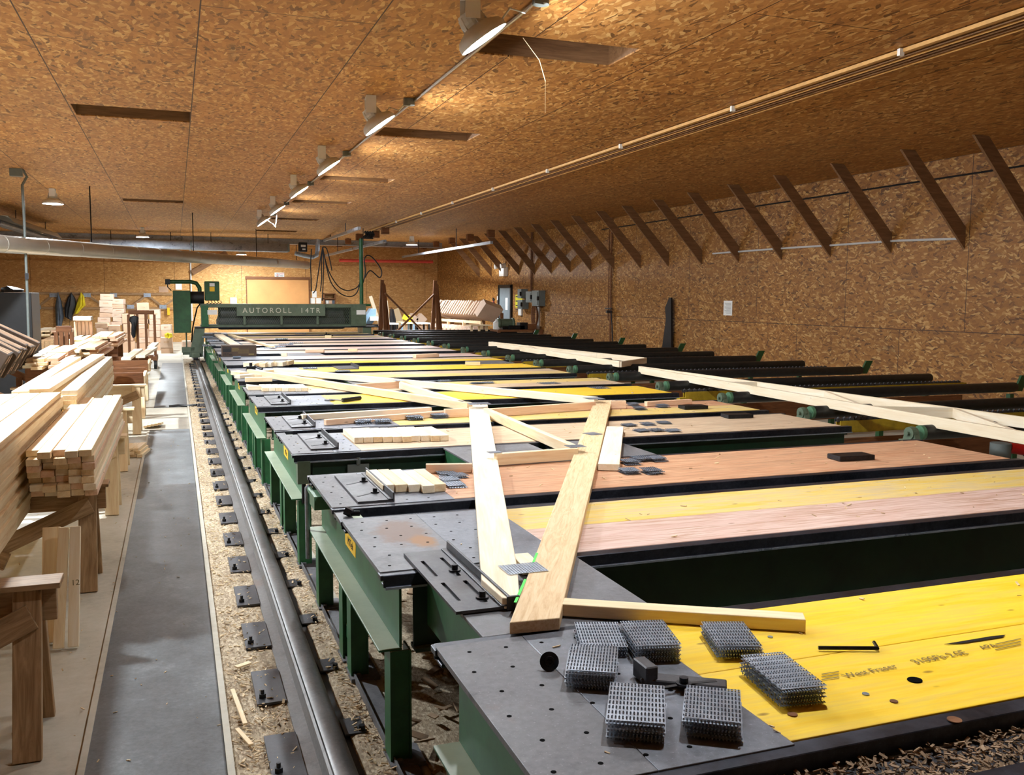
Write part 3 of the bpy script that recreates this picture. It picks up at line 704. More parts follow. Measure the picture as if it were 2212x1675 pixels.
# bridging plates between neighbouring tables
def bridge(x0, x1, k, label, d=.0):
    ya = YT0+PITCH*k+1.965; yb = YT0+PITCH*(k+1)-.034
    t = thing('bridge_plate', label, 'steel plate', ((x0+x1)/2, (ya+yb)/2, ZT))
    m = MB(); m.bb(x0, x1, ya, yb, ZT-.014, ZT-.003); m.build('plate', M['steel'], t, bevel=.001)
    for xx in (x0+.01, x1-.022): m = MB(); m.bb(xx, xx+.012, ya, yb, ZT-.2, ZT-.014); m.build('side_web', M['green'], t)
bridge(.83, 1.44, 0, 'steel plate bridging the two nearest tables under the plank ends')
bridge(1.66, 2.27, 1, 'steel bridging plate left of the long web board at the second gap')
bridge(2.42, 2.9, 1, 'steel bridging plate under the short board at the second gap')
bridge(1.9, 2.5, 3, 'steel bridging plate in the fourth gap under the truss chords')
bridge(1.7, 2.4, 5, 'steel bridging plate in the sixth gap right of the carton')
bridge(4.3, 4.9, 4, 'steel bridging plate in the fifth gap near the right ends')
# ================================================================== rollers and chain conveyors right of the tables
RY = [5.62+1.335*k for k in range(-1, 17)]
def ordw(i): return ['first','second','third','fourth','fifth','sixth','seventh','eighth','ninth','tenth','eleventh','twelfth','thirteenth','fourteenth','fifteenth','sixteenth','seventeenth','eighteenth','nineteenth','twentieth'][i]
def roller(y, k):
    t = thing('outfeed_roller', 'long black roller on green bearings right of the tables, %s one from the front' % ordw(k), 'roller', (7.5, y, 0), 'black outfeed rollers along the right wall')
    zc = .71
    m = MB(); m.lathe([(.02,-.02),(.055,-.01),(.06,.01),(.06,4.0),(.055,4.02),(.02,4.03)], (5.5, y, zc), 20, (1,0,0)); m.build('roller_tube', M['rubber'], t, smooth=True)
    m = MB(); m.lathe([(.03,0),(.058,.0),(.0605,.015),(.06,.03),(.03,.03)], (5.475, y, zc), 20, (1,0,0)); m.build('end_collar', M['green_pale'], t, smooth=True)
    m = MB(); m.lathe([(.015,-.02),(.015,0),(.05,.0),(.055,.03),(.05,.06)], (5.37, y, zc), 18, (1,0,0)); m.bb(5.36, 5.44, y-.09, y+.09, zc-.075, zc-.055)
    m.prism([(5.38, y-.07, zc-.055), (5.38, y+.07, zc-.055), (5.38, y+.04, zc+.03), (5.38, y-.04, zc+.03)], (0,0,0), (.05,0,0)); m.build('bearing_block', M['green_grey'], t)
    m = MB(); m.bb(5.36, 5.46, y-.05, y+.05, zc-.17, zc-.075); m.bb(5.34, 5.48, y-.1, y+.1, zc-.085, zc-.075); m.build('bearing_bracket', M['green'], t)
    if k % 2:
        m = MB(); m.prism([(9.5, y-.02, zc-.05), (9.62, y-.02, zc-.05), (9.72, y-.02, zc+.14), (9.6, y-.02, zc+.14)], (0,0,0), (0,.03,0)); m.build('end_guard', M['green_dark'], t)
    for x in (5.42, 7.5, 9.45):
        m = MB(); m.bb(x-.03, x+.03, y-.03, y+.03, 0, zc-.08); m.build('post', M['green_dark'], t)
for k, y in enumerate(RY): roller(y, k)
def chain_mesh(n, pitch):
    m = MB()
    for i in range(n):
        x = i*pitch
        m.box((x, -.014, 0), (pitch*.8, .006, .03)); m.box((x, .014, 0), (pitch*.8, .006, .03)); m.box((x, 0, .012), (pitch*.35, .03, .012))
        m.cyl((x, -.018, .0), (x, .018, 0), .012, 8)
        m.lathe([(.011,.016),(.009,.024),(.004,.028)], (x, 0, 0), 8)
    return m
CH = None
cy = [RY[k]-.27 for k in range(2, len(RY), 2)]
for i, y in enumerate(cy):
    t = thing('chain_conveyor', 'yellow chain conveyor rail between the black rollers, %s from the front' % ordw(i), 'conveyor', (7.7, y, 0), 'yellow chain conveyors between the rollers')
    m = MB(); m.bb(5.58, 9.85, y-.03, y-.022, .56, .665); m.bb(5.58, 9.85, y+.022, y+.03, .56, .665); m.bb(5.58, 9.85, y-.03, y+.03, .555, .562); m.bb(5.5, 5.7, y-.035, y+.035, .56, .60)
    m.build('channel_rail', M['chain_yellow'], t)
    if CH is None:
        m = chain_mesh(62, .068); CH = m.build('chain', M['steel_dark'], t, origin=(0, 0, 0)); CH.location = (5.58-7.7, 0, .672)
    else:
        c = CH.copy(); COL.objects.link(c); c.parent = t; c.location = (5.58-7.7, 0, .672)
    board('support_board', (5.55, y, .38), (9.8, y, .38), .04, .24, M['wood_brown'], t)
    for x in (5.7, 7.7, 9.6):
        m = MB(); m.bb(x-.03, x+.03, y-.025, y+.025, 0, .26); m.build('post', M['green_dark'], t)
# motor and hose under the first rollers
p = az(2150, 985, .3); p.y -= .45; p.x += .05
t = thing('drive_motor', 'grey and red motor on the floor right of the orange table', 'motor', (p.x, p.y, 0))
m = MB(); m.cyl((p.x-.16, p.y+.3, .15), (p.x-.16, p.y+.3, .45), .09, 16); m.build('motor_body', M['greybox'], t, smooth=True)
m = MB(); m.cyl((p.x-.06, p.y+.3, .4), (p.x+.2, p.y+.25, .36), .05, 12); m.build('red_housing', M['red'], t, smooth=True)
m = MB(); m.tube([(p.x-.16, p.y+.3, .15), (p.x-.3, p.y+.1, .04), (p.x-.1, p.y-.5, .03)], .02, 8); m.tube([(p.x+.1, p.y+.3, .36), (p.x+.2, p.y, .1), (p.x+.6, p.y-.3, .03)], .02, 8); m.build('hose', M['black'], t, smooth=True)
# trusses lying across the rollers
def rtruss(name, a, b, c, d, label, webs):
    # near chord a-b, far chord c-d : flat 2x4 on edge members
    t = thing('roof_truss', label, 'truss', a)
    z = .79
    A, B, C, D = [Vector((q[0], q[1], z)) for q in (a, b, c, d)]
    board('chord', A, B, .038, .089, M['pine_white'], t); board('chord', C, D, .038, .089, M['pine_white'], t)
    for s, e in webs:
        P = A.lerp(B, s); Q = C.lerp(D, e); board('web', P, Q, .038, .085, M['pine_white'], t)
    return t
E1 = az(1057, 740, .82); E2 = az(1340, 783, .82); E3 = az(1395, 775, .82)
rtruss('roof_truss', E1, E2, E1+Vector((.05,.02,0)), E3, 'narrow wooden truss lying across the farther black rollers', ((.45, .3), (.45, .75), (1, 1)))
G1 = az(1382, 795, .82); G2 = az(2212, 937, .82); G3 = az(2212, 905, .82)
G2 = G1 + (G2-G1)*1.03; G3 = G1+Vector((.05,.1,0)) + (G3-G1-Vector((.05,.1,0)))*1.03
rtruss('roof_truss', G1, G2, G1+Vector((.05,.1,0)), G3, 'long narrow wooden truss lying across the nearest black rollers', ((.35, .42), (.7, .6), (.72, .86), (.96, .86)))

# ================================================================== roller press (gantry)
GY = 25.7
t = thing('roller_press', 'green gantry roller press with mesh guard and name plate, standing across the tables', 'roller press', (2.7, GY, 0))
def gp(px, py, Y=None): return ay(px, py, GY if Y is None else Y)
L = gp(432, 657).x; R_ = gp(785, 657).x; zt = gp(600, 657).z; zb = gp(600, 703).z
m = MB(); m.bb(L, R_, GY-.35, GY+.35, zt-.09, zt); m.bb(L, R_, GY-.30, GY+.30, zb-.04, zb+.03); m.build('frame_beam', M['green_grey'], t, bevel=.004)
m = MB(); m.bb(L-.15, R_+.35, GY-.42, GY+.42, zb-.06, zb-.03); m.build('lower_flange', M['black'], t)
m = MB(); m.lathe([(.05,-.1),(.2,-.05),(.21,0),(.21,R_-L-1.1),(.2,R_-L-1.05),(.05,R_-L-1.0)], (L+.5, GY, zb+.10), 32, (1,0,0)); m.lathe([(.2,0),(.21,.01),(.21,R_-L-1.1),(.2,R_-L-1.09)], (L+.5, GY, zb+.30), 32, (1,0,0)); m.build('press_roller', M['steel_dark'], t, smooth=True)
m = MB(); x0 = gp(700-242, 665).x; m.bb(L+.45, R_-.4, GY-.02, GY, zb, zt); m.build('inner_plate', M['black'], t)
# side plates
for a, b, nm in ((L+.02, gp(449, 657).x, 0), (gp(753, 657).x, R_, 1)):
    m = MB(); m.bb(a, b, GY-.37, GY-.33, zb-.02, zt-.04); m.bb(a, a+.04 if nm == 0 else b, GY-.33, GY+.33, zb-.02, zt-.05); p = m.build('side_plate', M['green'] if nm == 0 else M['green_grey'], t)
    m = MB(); m.bb(a+.15, a+.4, GY-.374, GY-.37, zt-.28, zt-.16); m.build('small_label', M['white'], p)
# guard mesh: expanded metal lattice
m = MB(); a = gp(449, 665).x; b = gp(753, 665).x; z0 = zb+.03; z1 = zt-.09; yg = GY-.34; st = .055; hh = z1-z0
x = a - hh*.6
def seg(xa, za, xb, zb_):
    if xb < a or xa > b: return
    if xa < a: za = za+(zb_-za)*(a-xa)/(xb-xa); xa = a
    if xb > b: zb_ = za+(zb_-za)*(b-xa)/(xb-xa); xb = b
    m.beam((xa, yg, za), (xb, yg, zb_), .006, .008, up=(0,1,0))
while x < b:
    seg(x, z0, x+hh*.6*1.0, z1); seg(x, z1, x+hh*.6, z0); x += st
m.build('mesh_guard', M['green_grey'], t)
m = MB()
for px in (526, 605, 682): q = gp(px, 690).x; m.bb(q-.03, q+.03, yg-.03, yg-.01, z0, z1)
m.build('guard_strut', M['green_grey'], t)
# name plate
a = gp(509, 659); b = gp(698, 682); m = MB(); m.bb(a.x, b.x, yg-.06, yg-.035, b.z, a.z+.02); p = m.build('name_plate', M['green_grey'], t)
cx = (gp(525, 672).x+gp(684, 672).x)/2; text('lettering', 'AUTOROLL  14TR', M['letter'], (cx, yg-.064, gp(600, 671).z), (1,0,0), (0,0,1), .19, p, .003, spacing=1.42)
# legs with wheel truck
for side, x, px in ((0, gp(432, 740).x, 0), (1, R_+.02, 0)):
    m = MB()
    if side == 0: P = [(x-.28, GY, .16), (x+.05, GY, .16), (x+.12, GY, zb-.05), (x-.12, GY, zb-.05)]
    else: P = [(x-.1, GY, .1), (x+.12, GY, .1), (x+.12, GY, zb-.05), (x-.12, GY, zb-.05)]
    m.prism(P, (0,-.4,0), (0,-.3,0)); m.prism(P, (0,.3,0), (0,.4,0)); m.prism(P, (0,-.3,0), (0,.3,0)); m.build('end_leg', M['green_grey'], t)
    m = MB()
    for s in (-.45, .45): m.cyl((.40 if side == 0 else x-.05, GY+s, .17), (.52 if side == 0 else x+.05, GY+s, .17), .085, 18)
    m.build('wheel', M['steel_dark'], t)
    m = MB(); m.bb(.36 if side == 0 else x-.08, .56 if side == 0 else x+.08, GY-.55, GY+.55, .16, .28); m.build('wheel_truck', M['green_grey'], t)
# drive cabinet on the left
a = gp(373, 628); b = gp(413, 718)
m = MB(); m.bb(a.x, b.x, GY-.45, GY+.25, b.z, a.z); m.build('drive_cover', M['green_dark'], t, bevel=.01)
m = MB(); c0 = gp(402, 718); m.cyl((c0.x, GY-.3, .35), (c0.x, GY-.3, b.z), .018, 8); m.bb(c0.x-.12, c0.x+.2, GY-.4, GY-.2, .28, .42); m.bb(c0.x-.1, .5, GY-.36, GY-.24, .22, .3); m.build('hanging_rod', M['green_grey'], t)
m = MB(); q = gp(420, 643); m.cyl((b.x, GY-.1, q.z), (gp(432,643).x+.1, GY-.1, q.z), .16, 20); m.build('motor', M['black'], t, smooth=True)
m = MB(); pp = [gp(362, 609), gp(380, 609), gp(412, 609), gp(424, 612), gp(431, 622), gp(432, 640), gp(433, 657)]; m.tube(pp, .055, 10); m.build('cable_arm', M['green_dark'], t, smooth=True)
m = MB(); q = gp(362, 609); m.box(q, (.12, .12, .14)); m.tube([q, gp(362,620), gp(370,628)], .015, 6); m.build('arm_end', M['black'], t)
m = MB(); m.tube([gp(436,652), gp(426,665), gp(420,690), gp(416,710), gp(414,740)], .02, 6); m.build('side_cable', M['black'], t, smooth=True)
# control box with warning label above the beam
a = gp(441, 608); b = gp(474, 650); m = MB(); m.bb(a.x, b.x, GY-.2, GY+.1, b.z, a.z); p = m.build('control_box', M['green_dark'], t, bevel=.02)
la = gp(452, 612); lb = gp(463, 619); m = MB(); m.bb(la.x, lb.x, GY-.206, GY-.2, lb.z, la.z); m.build('white_label', M['white'], p)
la = gp(452, 620); lb = gp(463, 630); m = MB(); m.bb(la.x, lb.x, GY-.206, GY-.2, lb.z, la.z); m.build('yellow_label', M['sign_yellow'], p)
m = MB()
for i in range(5):
    x = a.x+.08+i*.08; m.tube([(x, GY-.05, b.z), (x+.03, GY-.05, b.z-.05), (x-.04, GY-.05, zt)], .012, 6)
m.build('box_cables', M['black'], p)
# cable post on the right
q = gp(781, 657).x; m = MB(); m.tube([(q, GY, zt), (q, GY, gp(779,516).z)], .055, 12); m.bb(q-.06, q+.25, GY-.06, GY+.06, zt-.06, zt+.01); m.build('cable_post', M['green'], t, smooth=True)
m = MB(); z = gp(800, 515).z; m.bb(q, gp(806,515).x, GY-.03, GY+.03, z-.02, z+.01)
for i in range(4):
    x = gp(788+i*5, 505).x; m.tube([(x, GY, gp(790,500).z), (x+.05, GY-.02, gp(790,507).z), (x-.03, GY, gp(790,514).z)], .04, 8)
m.build('trolley_arm', M['black'], t)
m = MB()
def loop(pts, r=.016, n=10):
    P = [gp(*p) if len(p) == 2 else gp(p[0], p[1], p[2]) for p in pts]
    out = []
    for i in range(len(P)-1):
        p0 = P[max(i-1,0)]; p1 = P[i]; p2 = P[i+1]; p3 = P[min(i+2,len(P)-1)]
        for k in range(n):
            s = k/n; out.append(.5*((2*p1)+(-p0+p2)*s+(2*p0-5*p1+4*p2-p3)*s*s+(-p0+3*p1-3*p2+p3)*s**3))
    out.append(P[-1]); m.tube(out, r, 6)
loop([(697,534),(706,580),(716,612),(735,634),(757,641),(772,630),(779,600)]); loop([(697,534),(702,560),(712,590),(730,618),(750,628),(770,622),(778,610)])
loop([(697,534),(692,560),(686,600),(682,625),(676,634)]); loop([(697,534),(699,570),(698,610),(696,650)]); loop([(697,534),(694,570),(695,600),(692,630)])
loop([(697,534),(705,537),(712,560),(717,585)])
loop([(673,538),(671,570),(672,600),(673,630)]); loop([(780,625),(789,590),(787,560),(797,552),(812,565),(824,585),(820,600),(800,585),(788,600)], .018)
m.build('hanging_cables', M['black'], t, smooth=True)

# ================================================================== stops with slotted plates (near end of tables)
def stop(y0, y1, z, label, big=False):
    t = thing('stop_plate', label, 'stop plate', (.9, (y0+y1)/2, z), 'slotted steel stops along the table ends')
    m = MB(); slots = []
    x0, x1 = .805, .985
    L = y1-y0
    rows = [(.845, y0+.10, y0+.30), (.845, y0+.38, y0+.58), (.925, y0+.06, y0+.30), (.925, y0+.36, y0+.60)] if big else []
    # plate as strips so the slots are real openings
    if big:
        cols = [x0, .838, .852, .918, .932, x1]
        for i in range(5):
            if i in (0, 2, 4): m.bb(cols[i], cols[i+1], y0, y1, z, z+.01)
            else:
                sl = [(a, b) for (xx, a, b) in rows if cols[i] < xx < cols[i+1]]; ya = y0
                for a, b in sl: m.bb(cols[i], cols[i+1], ya, a, z, z+.01); ya = b
                m.bb(cols[i], cols[i+1], ya, y1, z, z+.01)
    else: m.bb(x0, x1, y0, y1, z, z+.01)
    m.build('base_plate', M['steel_dark'], t)
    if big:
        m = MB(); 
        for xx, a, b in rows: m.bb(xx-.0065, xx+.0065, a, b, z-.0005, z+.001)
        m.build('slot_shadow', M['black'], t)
    m = MB(); m.bb(x1-.008, x1, y0-.004, y1, z, z+.045); m.bb(x1-.03, x1-.008, y0-.004, y1, z+.01, z+.016)
    if big: m.bb(x1-.012, x1+.03, y0-.012, y0-.004, z-.002, z+.045)
    m.build('fence_angle', M['steel_dark'], t, bevel=.0015)
    for yy in ((y0+.10, y0+.42) if big else (y0+.18, y0+.48)):
        xx = .925; m = MB()
        m.cyl((xx, yy, z+.01), (xx, yy, z+.016), .022, 20); m.cyl((xx, yy, z+.016), (xx, yy, z+.034), .0115, 16); m.cyl((xx, yy, z+.034), (xx, yy, z+.0345), .006, 6)
        m.build('socket_bolt', M['bolt'], t)
        if not big:
            m = MB(); m.beam((xx-.1, yy-.06, z+.0105), (xx-.01, yy, z+.0105), .012, .002); m.build('slot', M['black'], t)
stop(2.70, 3.41, ZT+.002, 'largest stop plate with four slots bridging the nearest gap, left of the plank ends', True)
for y0_, y1_, nm in ((4.36, 5.06, 'stop plate beside the row of five wide blocks'), (6.0, 6.72, 'stop plate on the table with ten blocks'), (7.07, 7.77, 'stop plate left of the two pale boards and metal plates'), (8.66, 9.42, 'stop plate left of the yellow panel with the hand tool')):
    stop(y0_, y1_, ZT+.001, nm)
p = az(765, 805, ZT)
for (px, py, nm) in ((745, 795, 'loose angle stop lying on the far yellow panel'),):
    q = az(px, py, ZT); t = thing('angle_stop', nm, 'stop plate', q)
    m = MB(); m.box((q.x, q.y, ZT+.005), (.28, .6, .01)); m.box((q.x+.14, q.y, ZT+.03), (.01, .6, .05)); m.build('angle', M['steel_dark'], t)

# ================================================================== truss under assembly on the nearest tables
t = thing('roof_truss', 'unfinished roof truss of pale planks and webs laid over the nearest tables', 'truss', (2, 5, ZT))
ZP = ZT+.021
def plank(name, poly, z0, z1, mat):
    # polygonal board in plan; grain follows the first edge
    a = Vector((poly[0][0], poly[0][1], 0)); b = Vector((poly[1][0], poly[1][1], 0)); x = (b-a).normalized(); y = Vector((-x.y, x.x, 0))
    R = Matrix((x, y, Vector((0,0,1)))).transposed(); me = bpy.data.meshes.new(name); bm = bmesh.new()
    loc = [R.transposed() @ (Vector((p[0], p[1], 0))-a) for p in poly]
    vb = [bm.verts.new((p.x, p.y, z0)) for p in loc]; vt = [bm.verts.new((p.x, p.y, z1)) for p in loc]; n = len(loc)
    bm.faces.new(vb[::-1]); bm.faces.new(vt)
    for i in range(n): bm.faces.new((vb[i], vb[(i+1) % n], vt[(i+1) % n], vt[i]))
    bmesh.ops.recalc_face_normals(bm, faces=bm.faces); bmesh.ops.bevel(bm, geom=list(bm.edges), offset=.003, segments=2, affect='EDGES', profile=.5)
    bm.to_mesh(me); bm.free(); me.materials.append(mat); o = bpy.data.objects.new(name, me); COL.objects.link(o)
    o.parent = t; o.location = a - t.location; o.rotation_euler = R.to_euler(); return o
def zz(pts, z): return [(az(*p, z).x, az(*p, z).y) for p in pts]
TP = ZT+.040
P1 = zz([(1040,1252),(1012,873),(1053,873),(1118,1228),(1122,1292),(1085,1292)], TP)
plank('chord', P1, ZT+.002, TP, M['pine_white'])
P2 = zz([(1101,1345),(1284,865),(1322,865),(1209,1335)], TP+.0)
plank('chord', P2, ZT+.002, TP+.0, M['pine_ring'])
# laser / marker lines on plank edges
for a, b in (((1160,1195),(1148,1226)), ((1135,1252),(1113,1302))):
    p, q = az(*a, TP+.002), az(*b, TP+.002); m = MB(); m.beam(p, q, .009, .001); m.build('green_mark', M['chalk'], t)
for a, b, mt, w in (((1050,882),(1240,962),'pine',.07),((1070,980),(1246,968),'pine',.045),((538,798),(1015,870),'pine',.09),((594,795),(1288,858),'pine_white',.09),((866,826),(1003,868),'pine_white',.05),((768,830),(862,824),'pine_pink',.05),((960,884),(1012,882),'pine_pink',.05),((1048,884),(1284,868),'pine_pink',.05),((1318,866),(1352,866),'pine_pink',.05)):
    zc = ZT+.040 if mt != 'pine_pink' else ZT+.035
    p = az(*a, zc+.035); q = az(*b, zc+.035); p.z = q.z = zc; board('web', p, q, .045 if w < .09 else .06, .07, M[mt], t)

# ---- pressed connector plates (shared mesh with real slots and teeth)
def plate_mesh(nx, ny, w, d, teeth, name):
    bm = MB(); cx = w/nx; cyy = d/ny; th = .001
    for i in range(nx):
        for j in range(ny):
            x = -w/2+cx*i; y = -d/2+cyy*j; sx = cx*.5; sy = cyy*.44; x1 = x+(cx-sx)/2; y1 = y+(cyy-sy)/2
            vs = [(x,y,0),(x+cx,y,0),(x+cx,y+cyy,0),(x,y+cyy,0),(x1,y1,0),(x1+sx,y1,0),(x1+sx,y1+sy,0),(x1,y1+sy,0)]
            bm.raw(vs, [(0,1,5,4),(1,2,6,5),(2,3,7,6),(3,0,4,7)])
            for s in (0, 1):
                yy = y1 if s == 0 else y1+sy; dy = .0015*(1 if s == 0 else -1)
                h = teeth
                bm.raw([(x1, yy, 0), (x1+sx, yy, 0), (x1+sx*.95, yy+dy, h*.6), (x1+sx*.5, yy+dy*.4, h), (x1+sx*.05, yy+dy, h*.6)], [(0,1,2,3,4)])
    me = bpy.data.meshes.new(name); me.from_pydata([tuple(v) for v in bm.v], [], bm.f); me.materials.append(M['galv']); me.update(); return me
PU = plate_mesh(16, 8, .128, .2, .0036, 'plate_teeth_up'); PD = plate_mesh(16, 8, .128, .2, -.0085, 'plate_teeth_down')
PS = plate_mesh(7, 6, .076, .1, .004, 'small_plate')
def plates(quad, n, label, group, h=None, mesh=None, size=(.128, .2), jit=.004, base=ZT, seed=0):
    rnd = random.Random(seed+len(label)); h = n*.0105
    c = [az(*p, base+h) for p in quad]; ce = (c[0]+c[1]+c[2]+c[3])/4; ux = (c[1]-c[0]+c[2]-c[3]); ang = math.atan2(ux.y, ux.x)
    sx = min(1.3, max(.6, ((c[1]-c[0]).length+(c[2]-c[3]).length)/2/size[0])); sy = min(1.3, max(.5, ((c[3]-c[0]).length+(c[2]-c[1]).length)/2/size[1]))
    for i in range(n):
        me = mesh or (PU if i == n-1 else PD)
        o = bpy.data.objects.new('connector_plate', me); COL.objects.link(o)
        a = ang + (rnd.uniform(-.04,.04) if i < n-1 else 0)
        o.location = (ce.x+rnd.uniform(-jit, jit)*(i < n-1), ce.y+rnd.uniform(-jit, jit)*(i < n-1), base+.0095+i*.0105); o.rotation_euler = (0, 0, a); o.scale = (sx, sy, 1)
        pos = 'topmost' if i == n-1 else ('bottom' if i == 0 else ordw(n-1-i)+' down')
        tag(o, 'toothed metal plate, %s in %s' % (pos, label), 'connector plate', group)
G = 'toothed connector plates stacked on the nearest table'
for q, n, nm in (([(1245,1342),(1338,1345),(1352,1395),(1252,1400)], 3, 'the upper left stack near the plank end'), ([(1350,1340),(1443,1340),(1460,1390),(1362,1397)], 5, 'the stack against the 2x4 at the yellow border'),
    ([(1228,1390),(1330,1397),(1337,1453),(1228,1447)], 5, 'the leftmost stack beside the round bolt'), ([(1318,1472),(1433,1482),(1440,1562),(1310,1555)], 5, 'the stack nearest the bottom, on steel'),
    ([(1475,1478),(1590,1490),(1613,1562),(1487,1550)], 5, 'the stack in front of the clamp bar'), ([(1512,1342),(1605,1343),(1648,1395),(1552,1397)], 4, 'the upper stack on yellow wood'), ([(1598,1415),(1690,1408),(1787,1480),(1690,1490)], 5, 'the lower right stack on yellow wood')):
    plates(q, n, nm, G, seed=n)
def small(cx, cy, n, label, group, rot=0, size=(.076,.1), base=ZT, mesh=None, spread=.01):
    rnd = random.Random(int(cx*7+cy)); p = az(cx, cy, base)
    for i in range(n):
        o = bpy.data.objects.new('connector_plate', mesh or PS); COL.objects.link(o)
        o.location = (p.x+rnd.uniform(-spread, spread), p.y+rnd.uniform(-spread, spread), base+.002+i*.010); o.rotation_euler = (0, 0, rot+rnd.uniform(-.15,.15)); o.scale = (size[0]/.076, size[1]/.1, 1)
        pos = 'lone one' if n == 1 else ('topmost' if i == n-1 else ('bottom' if i == 0 else ordw(n-1-i)+' down'))
        tag(o, 'small metal plate, %s of %s' % (pos, label), 'connector plate', group)
def cluster(pts, label, group, n=3, size=(.1,.11), rot=0):
    words = ['nearest left', 'nearest right', 'middle left', 'middle right', 'far left', 'far right', 'extra far', 'extra near']
    for i, (x, y) in enumerate(pts): small(x, y, n, '%s pile %s' % (words[i], label), group, rot, size)
cluster([(1362,1022),(1408,1022),(1362,1002),(1385,995),(1420,995)], 'beside the short plank', 'plates on the orange table')
cluster([(985,1050),(975,1038),(965,1025),(990,1030)], 'behind the five wide blocks', 'plates behind the five blocks', 2)
cluster([(785,915),(828,915),(895,907),(950,903)], 'in the row left of the plank', 'plates in a row on the second table', 4, (.13,.1))
cluster([(1385,932),(1418,931),(1455,932),(1360,920),(1400,918),(1435,915)], 'on the tan table', 'plates on the tan table', 2)
cluster([(1382,885),(1430,880),(1370,876),(1410,873),(1460,871)], 'behind the long pink chord', 'plates behind the pink chord', 3)
cluster([(925,826),(960,824),(1030,829),(1055,828)], 'on the far tan panel behind the truss', 'plates on the far panel', 2, (.14,.12))
cluster([(685,832),(700,828)], 'beside the seven blocks', 'plates beside the seven blocks', 3)
cluster([(690,808),(740,803),(670,797)], 'behind the crossing chords', 'plates behind the chords', 2, (.2,.14))
cluster([(580,753),(600,750),(618,745),(640,742)], 'right of the brown carton', 'plates right of the carton', 2, (.3,.25))
cluster([(608,734),(650,722)], 'on the sixth table', 'plates on the far tables', 3, (.3,.2))
cluster([(448,730),(460,738),(452,748),(468,722)], 'left of the brown carton', 'plates left of the carton', 3, (.25,.3))
small(1296, 838, 1, 'the flat sheet on the right yellow panel', 'flat sheets on yellow', 0, (.2,.25)); small(1185, 828, 1, 'the flat sheet on the tan panel behind it', 'flat sheets on tan', .2, (.25,.2))
# gusset plates on the truss joints (parts of the truss)
for (cx, cy, w, d, rot, z) in ((1130,1228,.13,.1,.0,TP), (1280,937,.09,.1,.2,TP), (1243,964,.1,.09,0,TP+.035), (1068,977,.07,.06,0,TP+.036), (1035,872,.17,.15,-.1,TP+.036), (1283,861,.14,.15,0,TP+.036), (862,822,.1,.15,0,TP+.036)):
    p = az(cx, cy, z+.003); o = bpy.data.objects.new('gusset_plate', PD if (cx, cy) != (1130,1228) else plate_mesh(14, 8, .128, .2, .004, 'gusset')); COL.objects.link(o); o.parent = t; o.location = Vector((p.x, p.y, z+.0035)) - t.location; o.rotation_euler = (0,0,rot); o.scale = (w*1.15/.128, d*1.15/.2, .35)

# ---- boards, blocks and tools on the tables
def tb(a, b, w, h, mat, name, label, cat='board', group=None, z=ZT):
    p = az(*a, z+h); q = az(*b, z+h); p.z = q.z = z+h/2+.001; return board(name, p, q, w, h, M[mat], label=label, cat=cat, group=group)
tb((1216,1299), (1738,1332), .064, .04, 'pine', 'lumber_piece', 'pale 2x4 lying from the plank ends onto the yellow panel')
tb((1329,922), (1315,1003), .125, .04, 'pine_white', 'lumber_piece', 'short wide plank lying against the right truss chord')
tb((1122,1196), (1150,1222), .07, .036, 'pine_white', 'wood_block', 'white end block showing between the two plank ends', 'wood block')
tb((920,1003), (1020,1002), .04, .05, 'pine_pink', 'lumber_piece', 'short stick behind the small plates, left of the long plank')
tb((652,896), (930,880), .06, .045, 'pine_white', 'lumber_piece', 'rear one of two long pale sticks behind the metal plates')
tb((702,907), (960,888), .05, .045, 'pine_pink', 'lumber_piece', 'front one of two long pale sticks behind the metal plates')
tb((1395,868), (1492,863), .05, .045, 'pine_pink', 'lumber_piece', 'pinkish stick end right of the truss at the pink chord')
tb((472,722), (525,755), .2, .04, 'pine_white', 'lumber_piece', 'flat plank on the steel ends behind the brown carton')
tb((495,722), (590,748), .07, .04, 'pine', 'lumber_piece', 'thin stick running from behind the carton to the right')
tb((600,798), (553,802), .09, .05, 'pine', 'lumber_piece', 'short offcut at the far end of the left chord')
tb((660,756), (700,756), .1, .05, 'pine_pink', 'lumber_piece', 'pinkish short board on the far mauve table')
tb((1005,782), (1037,782), .07, .05, 'pine', 'wood_block', 'pale block at the near edge of the far yellow table', 'wood block')
tb((895,766), (945,764), .1, .06, 'pine_pink', 'wood_block', 'pale block on the far table near the right ends', 'wood block')
tb((752,754), (772,754), .08, .05, 'pine', 'wood_block', 'small pale block on the mauve table', 'wood block')
tb((702,725), (716,725), .1, .06, 'pine', 'wood_block', 'small pale block near the machine', 'wood block')
tb((608,762), (620,762), .08, .06, 'pine_white', 'wood_block', 'small white block right of the carton', 'wood block')
def blocks(px0, px1, n, ya, yb, z, mats, label, grp, h=.04, jx=.0):
    # blocks lie side by side along X, long axis towards the far side
    rnd = random.Random(n); A = az(*px0, z+h); B = az(*px1, z+h); step = (B.x-A.x)/n
    for i in range(n):
        x = A.x+step*(i+.5); y0 = A.y+(B.y-A.y)*(i+.5)/n + rnd.uniform(-.02,.02)
        board('wood_block', (x, y0, z+h/2+.001), (x, y0+yb+rnd.uniform(-.01,.01), z+h/2+.001), step*.97, h, M[mats[i % len(mats)]], label='short 2x4 block, %s from the left of %s' % (ordw(i), label), cat='wood block', group=grp)
blocks((826,1049), (967,1048), 5, 0, .44, ZT, ['pine_white', 'pine', 'pine_white'], 'the five wide blocks beside the stop plate', 'row of five blocks')
blocks((765,946), (971,941), 10, 0, .46, ZT, ['pine_white', 'pine_white', 'pine'], 'the ten blocks on the second full table', 'row of ten blocks')
blocks((566,838), (666,838), 7, 0, .42, ZT, ['pine', 'pine_white'], 'the seven blocks farther up the tables', 'row of seven blocks')
